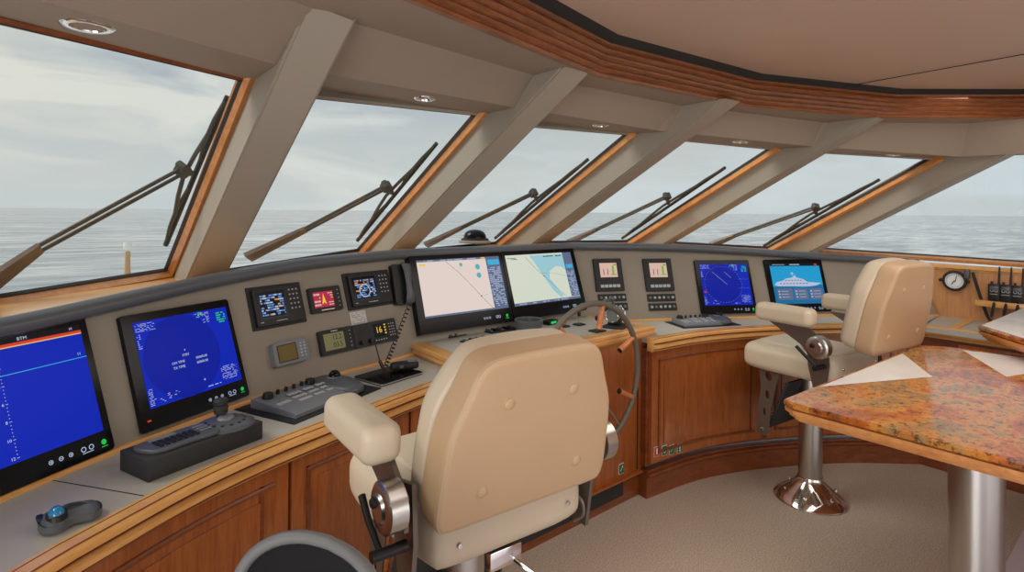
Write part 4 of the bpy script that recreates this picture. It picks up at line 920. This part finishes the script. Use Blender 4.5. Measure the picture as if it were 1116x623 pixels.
MB().lathe([(0, -.03), (.045, -.026), (.055, -.01), (.055, .02), (.03, .03), (.03, .11)], RX(-90), 32).build('hub', spokew, e)

# ------------------------------------------------------------------ helm chairs
def plate_holes(outer, holes, th, m):
    c = bpy.data.curves.new('p', 'CURVE'); c.dimensions = '2D'; c.fill_mode = 'BOTH'; c.extrude = th / 2
    for P_ in [outer] + holes:
        s = c.splines.new('POLY'); s.points.add(len(P_) - 1)
        for q, p in zip(s.points, P_): q.co = (p[0], p[1], 0, 1)
        s.use_cyclic_u = True
    o = bpy.data.objects.new('p', c); COL.objects.link(o); dg = bpy.context.evaluated_depsgraph_get(); me = bpy.data.meshes.new_from_object(o.evaluated_get(dg)); me.transform(m)
    mb = MB(); mb.b.from_mesh(me); bpy.data.objects.remove(o); bpy.data.curves.remove(c); bpy.data.meshes.remove(me); bmesh.ops.remove_doubles(mb.b, verts=mb.b.verts[:], dist=.00005); return mb
def oval(cx, cy, a, b, n=16, rot=0):
    return [(cx + a * cos(t) * cos(rot) - b * sin(t) * sin(rot), cy + a * cos(t) * sin(rot) + b * sin(t) * cos(rot)) for t in [2 * pi * k / n for k in range(n)]]
half = [(0, 0), (.12, .0), (.235, .002), (.268, .022), (.276, .06), (.274, .14), (.266, .22), (.255, .285), (.222, .348), (.182, .402), (.145, .428), (.07, .437), (0, .439)]
OUT = smooth_poly(half + [(-x, y) for x, y in half[-2:0:-1]], 4)
half = [(0, 0), (.12, .0), (.238, .002), (.266, .014), (.276, .05), (.274, .12), (.268, .20), (.260, .25), (.246, .29), (.230, .325), (.216, .36), (.202, .395), (.182, .420), (.145, .434), (.07, .437), (0, .438)]
SHELL = smooth_poly(half + [(-x, y) for x, y in half[-2:0:-1]], 4)
def helm_chair(x, y, label, bz=0, sz=0, yaw=0, by_=0, wx=1.0, wz=1.0):
    e = empty('helm_chair', T(x, y, 0) @ RZ(yaw), label, 'helm chair')
    MB().lathe([(0, 0), (.186, 0), (.190, .006), (.186, .014), (.150, .040), (.105, .072), (.078, .100), (.066, .118), (.064, .13), (0, .13)], None, 56).build('base_flange', chrome, e, smooth=60)
    mb = MB()
    for k in range(6): a = radians(k * 60 + 20); mb.lathe([(0, .012), (.008, .010), (.010, 0)], T(.135 * cos(a), .135 * sin(a), .048) @ RZ(math.degrees(a)) @ RY(42), 12)
    mb.build('flange_bolts', steel, e)
    MB().cyl((0, 0, .10), (0, 0, .71), .061, n=48).build('pedestal', steel, e)
    MB().box((0, -.01, .72), (.30, .32, .035), bev=.006).build('slide_plate', blackp, e); MB().box((0, -.01, .745), (.36, .40, .02), bev=.004).build('seat_pan', bracket, e)
    MB().box((0, -.20, .70), (.10, .03, .05), bev=.004).build('latch_block', chrome, e); MB().tube([(.02, -.20, .69), (.06, -.27, .655), (.10, -.30, .64)], .006, 8).build('latch_lever', chrome, e)
    sq = smooth_poly([(-.195, -.255), (0, -.26), (.195, -.255), (.240, -.20), (.268, .05), (.262, .21), (.225, .265), (.10, .285), (-.10, .285), (-.225, .265), (-.262, .21), (-.268, .05), (-.240, -.20)], 3)
    mb = MB(); pillow(mb, sq, .140, .045, T(0, 0, .745 + sz), r2=.05, dome=.004); st = mb.build('seat_cushion', leather, e, smooth=60)
    mb = MB(); pillow(mb, smooth_poly([(-.16, -.20), (.16, -.20), (.17, .0), (.165, .20), (.08, .235), (-.08, .235), (-.165, .20), (-.17, 0)], 3), .016, .010, T(0, 0, .879 + sz), r2=.014, dome=.004); mb.build('seat_insert', leather, st, smooth=60)
    for s in (-1, 1): MB().lathe([(0, .004), (.006, .003), (.007, 0)], T(s * .17, -.262, .81) @ RX(90), 12).build('upholstery_screw', chrome, e)
    # backrest: local x across, y up the back, z out of its aft face
    ti = radians(11); upb = Vector((0, -sin(ti), cos(ti))); nb = Vector((0, -cos(ti), -sin(ti))); o = Vector((0, -.218 - by_, .885 + bz)); mbk = frame(o, Vector((1, 0, 0)), upb, nb); OU_ = [Vector((p[0] * wx, p[1] * wz * 1.03)) for p in SHELL]; OV_ = [Vector((p[0] * wx, p[1] * wz)) for p in OUT]
    mb = MB(); pillow(mb, OU_, .085, .006, mbk, r2=.016, dome=.004, seg=6); sh_ = mb.build('backrest_shell', leatherb, e, smooth=60)
    fr_ = [(p[0] * (.985 + .03 * min(1, max(0, (p[1] - .08) / .22))), p[1] * 1.012 + .003) for p in OV_]
    mb = MB(); pillow(mb, fr_, .09, .012, frame(o, Vector((-1, 0, 0)), upb, -nb), r2=.045, dome=.012, seg=6); mb.build('backrest_cushion', leather, e, smooth=60)
    pi_ = inset2d(OU_, .005)
    MB().tube([mbk @ Vector((p[0], p[1], .0785)) for p in pi_], .0030, 6, loop=True).build('piping', piping, sh_, smooth=80)
    for bx, by in ((-.105, .325), (.105, .325), (-.155, .095), (.155, .095)):
        MB().lathe([(0, .008), (.006, .0075), (.010, .004), (.011, 0), (.0145, .001), (.0155, -.002)], mbk @ T(bx * wx, by * wz, .0875) @ Matrix.Diagonal((1.25, 1.25, .55, 1)), 20).build('button', leatherb, sh_, smooth=60)
    for s in (-1, 1):
        ax = s * .332
        mb = MB(); pillow(mb, rrect(.10, .31, .034, 6, ax, -.045), .092, .028, T(0, 0, 1.015 + bz * .3), r2=.03, dome=.003, seg=6); mb.build('armrest', leather, e, smooth=60)
        M_ = Matrix(((0, 0, 1, s * .300), (1, 0, 0, 0), (0, 1, 0, 0), (0, 0, 0, 1)))
        MB().prism([(.06, 1.018), (-.16, 1.018), (-.245, .955), (-.245, .875), (-.17, .865), (-.11, .93)], -.006, .006, M_).build('arm_bracket', bracket, e)
        M2 = Matrix(((0, 0, 1, s * .276), (1, 0, 0, 0), (0, 1, 0, 0), (0, 0, 0, 1)))
        MB().prism([(-.13, .95), (-.235, .975), (-.245, .84), (-.225, .70), (-.17, .70), (-.14, .82)], -.006, .006, M2).build('hinge_plate', bracket, e)
        hb = MB().lathe([(0, .052), (.028, .052), (.034, .046), (.050, .046), (.058, .040), (.058, 0), (0, 0)], frame(Vector((s * .308, -.22, .935)), Vector((0, 1, 0)), Vector((0, 0, 1)), Vector((s, 0, 0))), 40).build('recline_hub', steel, e, smooth=40)
        MB().lathe([(0, .012), (.009, .011), (.012, .006), (.012, 0)], frame(Vector((s * .358, -.205, .945)), Vector((0, 1, 0)), Vector((0, 0, 1)), Vector((s, 0, 0))), 20).build('hub_knob', blackp, hb)
        if s < 0:
            mb = MB(); mb.tube([(-.356, -.12, .925), (-.358, -.17, .885), (-.352, -.225, .838)], [.009, .008, .007], 10); mb.cyl((-.29, -.225, .836), (-.375, -.225, .836), .013, n=20); mb.build('recline_lever', blackp, e, smooth=60)
        # footrest bracket with slots
        M3 = Matrix(((0, 0, 1, s * .215), (1, 0, 0, -.07), (0, 1, 0, 0), (0, 0, 0, 1)))
        ou = [(.135, .765), (.245, .765), (.25, .74), (.235, .62), (.262, .40), (.262, .365), (.245, .35), (.205, .352), (.188, .368), (.175, .50), (.15, .62), (.125, .74)]
        plate_holes(ou, [oval(.19, .69, .026, .020, rot=1.2), oval(.196, .585, .026, .013, rot=1.5), oval(.212, .485, .024, .008, rot=1.55)], .008, M3).build('footrest_bracket', bracket, e, smooth=0)
        MB().lathe([(0, .006), (.009, .005), (.011, 0)], frame(Vector((s * .219, .156, .385)), Vector((0, 1, 0)), Vector((0, 0, 1)), Vector((s, 0, 0))), 14).build('bracket_bolt', chrome, e)
    mb = MB(); Mf = T(0, .07, .54) @ RX(-68)
    mb.box((0, 0, 0), (.41, .30, .012), Mf, .003)
    for k in range(13): mb.box((0, -.13 + k * .0215, .009), (.40, .009, .008), Mf)
    mb.build('footboard', blackm, e)
    MB().tube(catmull([(.235, -.225, .80), (.245, -.24, .78), (.245, -.24, .745), (.23, -.22, .725)], 5), .005, 8).build('side_rod', bracket, e)
    return e
helm_chair(.955, 1.345, 'cream leather helm chair with buttoned back in the foreground, before the ship wheel', 0, 0, -4, 0, .94, .91)
helm_chair(3.345, 1.35, 'cream leather helm chair on chrome pedestal to starboard, beyond the granite table', .05, -.02, -7, .14, 1.0)

# ------------------------------------------------------------------ granite tables
def stone_table(P_, z, inl, post, label, topm, r_post):
    e = empty('stone_table', T(post[0], post[1], 0), label, 'table'); c = Vector((post[0], post[1]))
    P_ = [Vector(p[:2]) - c for p in P_]
    def layer(d0, d1, z0, z1): a, b = inset2d_m(P_, d0), inset2d_m(P_, d1); return [[(p.x, p.y, z0) for p in a], [(p.x, p.y, z1) for p in b]]
    mb = MB(); R_ = [[(p.x, p.y, zz) for p in inset2d_m(P_, d)] for d, zz in ((.008, z - .026), (.0, z - .020), (0, z - .006), (.006, z))]; mb.rings(R_); mb.build('stone_top', topm, e, smooth=30)
    mb = MB(); R_ = [[(p.x, p.y, zz) for p in inset2d_m(P_, d)] for d, zz in ((.055, z - .075), (.035, z - .072), (.028, z - .062), (.018, z - .058), (.014, z - .045), (.004, z - .042), (.002, z - .028), (.010, z - .0265))]; mb.rings(R_); mb.build('wooden_edge', teakf, e, smooth=20)
    for t in inl:
        mb = MB(); mb.b.faces.new([mb.b.verts.new((p[0] - c.x, p[1] - c.y, z + .0006)) for p in t]); mb.build('white_inlay', marble, e, smooth=0)
    MB().cyl((0, 0, .012), (0, 0, z - .07), r_post, n=64).build('steel_post', steel, e); MB().lathe([(0, 0), (r_post * 1.7, 0), (r_post * 1.7, .010), (r_post * 1.05, .022), (0, .022)], None, 56).build('post_flange', steel, e)
    return e
def inset2d_m(P_, d):              # true polygon inset
    n = len(P_); A_ = sum(P_[i][0] * P_[(i + 1) % n][1] - P_[(i + 1) % n][0] * P_[i][1] for i in range(n)); sg = 1 if A_ > 0 else -1; out = []
    for i in range(n):
        a, b, c = P_[i - 1], P_[i], P_[(i + 1) % n]; t1 = (b - a).normalized(); t2 = (c - b).normalized(); n1 = Vector((-t1.y, t1.x)) * sg; n2 = Vector((-t2.y, t2.x)) * sg
        m = (n1 + n2).normalized(); out.append(b + m * d / max(.3, m.dot(n1)))
    return out
ZT = .92
def u2(x, y, z=ZT): p = U(x, y, z); return (p.x, p.y)
poly = [(2.085, .905), (2.115, .948), u2(983.4, 383), u2(1001.6, 376), u2(1030, 377.2), (3.66, .55), (3.70, .30), (3.70, -2.2), (2.085, -2.2)]
stone_table(poly, ZT, [[u2(893.6, 421.2), u2(983.8, 385.2), u2(1016, 410.4)], [u2(1049, 381.3), (3.675, .30), u2(1097, 410.6)]], (2.5, .46), 'red granite topped table with white triangle inlays and wooden edge, in the foreground', granite, .079)
ZU = 1.03
a, b, c = U(1066, 354.4, ZU), U(1116, 334, ZU), U(1116, 370, ZU); d1 = (b - a).normalized(); d2 = (c - a).normalized()
q1 = a + d1 * min(1.02, (4.74 - a.x) / d1.x); q2 = a + d2 * .62
stone_table([(a.x, a.y), (q1.x, q1.y), (4.74, -1.1), (q2.x, -1.1), (q2.x, q2.y)], ZU, [[(a.x + .012, a.y - .012), (q1.x - .01, q1.y - .012), (4.72, .0), (q2.x + .02, q2.y - .01)]], (4.15, -.35), 'second table with white stone surface at the right edge, beyond the granite table', granite, .09)

# ------------------------------------------------------------------ side wall instruments
def on_wall(px, py, dx=0): return hitplane(px, py, Vector((SIDE_X - dx, 0, 0)), Vector((1, 0, 0)))
WX, WY, WZ = Vector((0, -1, 0)), Vector((0, 0, 1)), Vector((-1, 0, 0))
o = on_wall(1041.5, 305.5); o.x = SIDE_X; e = empty('wall_clock', frame(o, WX, WY, WZ), 'round white faced instrument clock in a black case on the wooden side wall', 'clock')
MB().lathe([(0, 0), (.066, 0), (.070, .03), (.066, .042), (.054, .046), (.052, .036), (0, .036)], None, 48).build('case', blackm, e)
MB().lathe([(0, .0372), (.052, .0372)], None, 48).build('dial', white, e, smooth=0)
mb = MB()
for k in range(24): a_ = 2 * pi * k / 24; mb.box((0, .043, .038), (.002, .009 if k % 2 else .007, .0006), RZ(math.degrees(a_)))
mb.build('tick_marks', blackp, e, smooth=0)
MB().box((.006, .015, .039), (.004, .045, .001), RZ(-12)).build('hand', blackp, e); MB().box((0, .012, .0395), (.005, .03, .001), RZ(150)).build('hand', blackp, e)
for s in (-1, 1): MB().lathe([(0, .03), (.010, .028), (.012, .016), (.008, .012), (0, .0)], T(s * .075, 0, .02) @ RY(0), 14).build('mounting_knob', blackp, e)
MB().box((.068, .052, .03), (.030, .06, .05), RZ(0), .008).build('clamp', dgrey, e)
p0, p1, p2, p3 = on_wall(1060, 297, .03), on_wall(1063, 306, .05), on_wall(1068, 322, .03), on_wall(1076, 344, .03)
tag(MB().tube(catmull([p0, p1, p2, p3, Vector((p3.x - .02, p3.y - .03, .905))], 6), .009, 8).build('power_cable', blackm), 'thick black cable running from the wall clock down to the side cabinet', 'cable')
# shelf with handheld radios
s0, s1 = on_wall(1066, 326), on_wall(1150, 329); s0.z = s1.z = on_wall(1085, 327).z
e = empty('wall_shelf', frame(Vector((SIDE_X, (s0.y + s1.y) / 2, s0.z)), WX, WY, WZ), 'narrow wooden shelf on the side wall holding the handheld radios', 'shelf')
MB().box((0, -.008, .045), (abs(s1.y - s0.y), .016, .09), bev=.003).build('board', teak, e); MB().box((0, -.022, .085), (abs(s1.y - s0.y), .03, .012), bev=.002).build('front_lip', teak, e)
dimp = ['leftmost of the row', 'second from left of the row', 'third from left, at the picture edge']
for k in range(3):
    px = 1083.5 + k * 12.8; p = on_wall(px, 324, .045); zb = s0.z + .0002
    e = empty('handheld_radio', frame(Vector((SIDE_X - .045, p.y, zb)), WX, WY, WZ), 'black handheld radio with antenna on the wall shelf, ' + dimp[k], 'handheld radio', 'handheld radios on the wall shelf')
    MB().box((0, .055, 0), (.060, .11, .036), bev=.005).build('body', blackp, e); MB().cyl((.022, .10, 0), (.026, .225, 0), .0065, .0045, 12).build('antenna', blackm, e)
    mb = MB(); mb.cyl((-.012, .112, 0), (-.012, .126, 0), .007, n=14); mb.build('volume_knob', blackp, e)
    MB().box((0, .085, .019), (.042, .026, .003), bev=.001).build('display', dgrey, e)
    mb = MB(); ringmark(mb, -.010, .068, .009, .0195, .3); ringmark(mb, .012, .068, .009, .0195, .3); mb.rect(0, .045, .04, .003, .0192); mb.build('keypad', lgrey, e, smooth=0)
    MB().tube([(.006, .0, .026), (.008, -.02, .058), (.0, -.07, .06), (-.004, -.10, .058)], [.007, .008, .008, .006], 8).build('wrist_strap', blackm, e)

# ------------------------------------------------------------------ downlights
for k, (px, py, z, r, lab) in enumerate(((96, 27.5, 2.05, .058, 'round chrome downlight above the first, leftmost window'), (463, 107, 2.049, .045, 'round chrome downlight above the second window from left'), (655, 136, 2.046, .045, 'round chrome downlight above the third window from left'), (807, 154.5, 2.035, .045, 'round chrome downlight above the fourth window from left'), (974, 168.2, 2.004, .045, 'round chrome downlight above the fifth window from left'))):
    A_, B_ = HD[k], HD[k + 1]; C_ = R1[k]; n = (B_ - A_).cross(C_ - A_).normalized(); n = n if n.z > 0 else -n
    p = hitplane(px, py, A_.lerp(B_, .5).lerp(R1[k].lerp(R1[k + 1], .5), .5), n)
    mm = n.to_track_quat('Z', 'Y').to_matrix().to_4x4()
    e = empty('downlight', T(*p) @ mm, lab, 'ceiling light')
    MB().lathe([(r * .62, .002), (r * .66, -.006), (r * .84, -.008), (r, -.004), (r * 1.02, .004)], None, 40).build('trim_ring', chrome, e, smooth=60); MB().lathe([(0, -.001), (r * .66, -.001), (r * .66, .004), (0, .004)], None, 32).build('lens', lens, e)

# ------------------------------------------------------------------ wipers outside the glass
def wiper(i, A_, B_, hub, root, wide, label):
    al, w, n, up = beam_right[i]; bl, br, tl = MBx[i] + al * (w + FR), MBx[i + 1], MTx[i] + al * (w + FR)
    nn = (br - bl).cross(tl - bl).normalized(); nn = nn if nn.dot(CAMP - bl) > 0 else -nn
    o = br - nn * .055
    h = lambda p: hitplane(p[0], p[1], o, nn)
    A_, B_, Hb, Rt, Wd = h(A_), h(B_), h(hub), h(root), h(wide)
    e = empty('window_wiper', T(*Hb), label, 'wiper'); iv = T(*(-Hb)); L_ = lambda *ps: [Vector(p) - Hb for p in ps]
    d = (B_ - A_).normalized(); side = d.cross(nn).normalized(); mid = A_.lerp(B_, .5); side = side if side.dot(Hb - mid) > 0 else -side
    # arm: two slim parallel rods and a broad tapering foot
    ad = (Wd - Hb).normalized(); sd = ad.cross(nn).normalized()
    for s in (-1, 1):
        a, b = L_(Hb + sd * s * .018 - ad * .0, Wd + sd * s * .016); MB().tube([a, b], .0085, 8).build('arm_rod', rubber, e)
    a, b = L_(Wd, Rt); mb = MB(); mb.rings([[a + sd * .024 + nn * .008, a - sd * .024 + nn * .008, a - sd * .024 - nn * .008, a + sd * .024 - nn * .008], [b + sd * .042 + nn * .012, b - sd * .042 + nn * .012, b - sd * .042 - nn * .012, b + sd * .042 - nn * .012]]); mb.build('arm_foot', rustarm, e)
    mb = MB(); mb.cyl(nn * .02, nn * -.02, .030, n=20); mb.cyl(L_(Hb + sd * .03)[0] + nn * .02, L_(Hb + sd * .03)[0] - nn * .02, .016, n=16); mb.cyl(L_(Hb)[0], L_(mid.lerp(Hb, .3))[0], .014, n=10); mb.build('pivot', rubber, e)
    mb = MB(); a, b = L_(A_, B_)
    mb.tube([a, b], .0115, 6); mb.build('blade', blackm, e)
    mb = MB(); k = .036; P = lambda t, q: a.lerp(b, t) + side * k * q
    mb.tube([P(.22, .5), P(.36, 1.25), P(.5, 1.7), P(.64, 1.25), P(.78, .5)], .0095, 6)
    for t0 in (.22, .78): mb.tube([P(t0 - .19, .1), P(t0 - .08, .55), P(t0, .62), P(t0 + .08, .55), P(t0 + .19, .1)], .0085, 6)
    mb.build('blade_frame', rubber, e)
wiper(0, (248, 105), (180.5, 267), (199, 186), (-22, 318), (44, 270), 'large wiper outside the first, leftmost window, blade steeply upright')
wiper(1, (476, 156), (389.5, 262), (421, 203.5), (270, 280.5), (333, 250), 'wiper outside the second window from the left')
wiper(2, (641, 173.4), (539.5, 259.5), (581.4, 210.5), (464, 267), (503, 248), 'wiper outside the third window from left, above the compass dome')
wiper(3, (790.4, 182.4), (678, 259.5), (727, 214), (620, 264), (650, 250), 'wiper outside the fourth window from left')
wiper(4, (958.4, 195.6), (832.4, 267.7), (889, 226), (775, 267), (800, 257), 'wiper outside the fifth window, rightmost of the wipers')

# post on the foredeck
p = onray(139, 297, -.1, 6.6); e = empty('deck_post', T(p.x, p.y, .5), 'slim weathered post on the foredeck seen through the leftmost window', 'post')
hh = onray(139, 264, -.1, 6.6).z - .5
MB().lathe([(0, 0), (.10, 0), (.10, .03), (.04, .05), (.034, .3), (.02, hh * .8), (.02, hh * .9), (0, hh * .9)], None, 20).build('shaft', postm, e); MB().lathe([(0, hh), (.03, hh), (.034, hh * .97), (.034, hh * .94), (.026, hh * .92), (0, hh * .91)], None, 20).build('cap', white, e)

# ------------------------------------------------------------------ mesh office chair, mostly below the frame
OC = U(0, 0, 1); oc = _r * -.345 + _f * .905
e = empty('office_chair', T(oc.x, oc.y, 0) @ RZ(112), 'black mesh backed office chair with grey frame, just showing at the bottom edge', 'office chair')
arc = []
def bk(u, v): return Vector((u * .93, -.0 + .05 * (1 - (u / .22) ** 2) * -1 + .0 - .06 * (v - .6), v))
half = [(.0, 1.028), (.07, 1.023), (.13, 1.005), (.175, .97), (.202, .91), (.21, .84), (.205, .76), (.19, .68), (.15, .62), (.08, .60), (0, .595)]
loop = catmull([(x, y, 0) for x, y in half], 3); loop = [(p.x, p.y) for p in loop]; loop = loop + [(-x, y) for x, y in loop[-2:0:-1]]
MB().tube([bk(x, y) for x, y in loop], .011, 10, loop=True).build('back_frame', framem, e, smooth=80)
mb = MB(); inner = [(x * .97, .83 + (y - .83) * .98) for x, y in loop]; R_ = [[bk(x * s, .83 + (y - .83) * s) for x, y in inner] for s in (1, .8, .6, .4, .2, .05)]; mb.rings(R_); mb.build('mesh_panel', None or mesh_m, e, smooth=60)
MB().tube([(0, -.06, .62), (0, -.09, .52), (0, .02, .44), (0, .15, .43)], .022, 10).build('back_stem', framem, e)
mb = MB(); pillow(mb, smooth_poly([(-.20, -.02), (.20, -.02), (.235, .15), (.22, .38), (.12, .43), (-.12, .43), (-.22, .38), (-.235, .15)], 3), .06, .02, T(0, .0, .44), r2=.03, dome=.01); mb.build('seat', mesh_m, e, smooth=60)
MB().cyl((0, .2, .10), (0, .2, .44), .025, n=20).build('gas_column', steel, e)
for k in range(5):
    a_ = 2 * pi * k / 5; lg = MB().tube([(0, .2, .13), (.14 * cos(a_), .2 + .14 * sin(a_), .105), (.27 * cos(a_), .2 + .27 * sin(a_), .075)], [.024, .02, .015], 8).build('star_leg', framem, e)
    MB().cyl((.27 * cos(a_) - .018 * sin(a_), .2 + .27 * sin(a_) + .018 * cos(a_), .03), (.27 * cos(a_) + .018 * sin(a_), .2 + .27 * sin(a_) - .018 * cos(a_), .03), .03, n=18).build('castor', blackm, lg)

# ------------------------------------------------------------------ groups of repeats
GROUPS = {'window_wiper': 'wipers outside the windscreen', 'downlight': 'downlights above the windscreen', 'safety_sign': 'safety signs at the foot of the consoles', 'helm_chair': 'helm chairs behind the console',
          'engine_panel': 'engine gauge panels', 'switch_strip': 'switch strips below the engine panels', 'chart_display': 'pair of helm chart displays', 'chart_plotter': 'plotters on the port panel',
          'stone_table': 'stone topped tables', 'control_lever': 'levers on the helm stand', 'rocker_switch_strip': 'control plates on the helm stand', 'radar_monitor': 'radar screens on the panel', 'trackball_keyboard': 'trackball keyboards on the desks', 'coiled_cord': 'coiled cords at the port desk'}
for o in list(COL.objects):
    if o.parent is None and o.get('label'):
        g = GROUPS.get(o.name.split('.')[0])
        if g: o['group'] = g
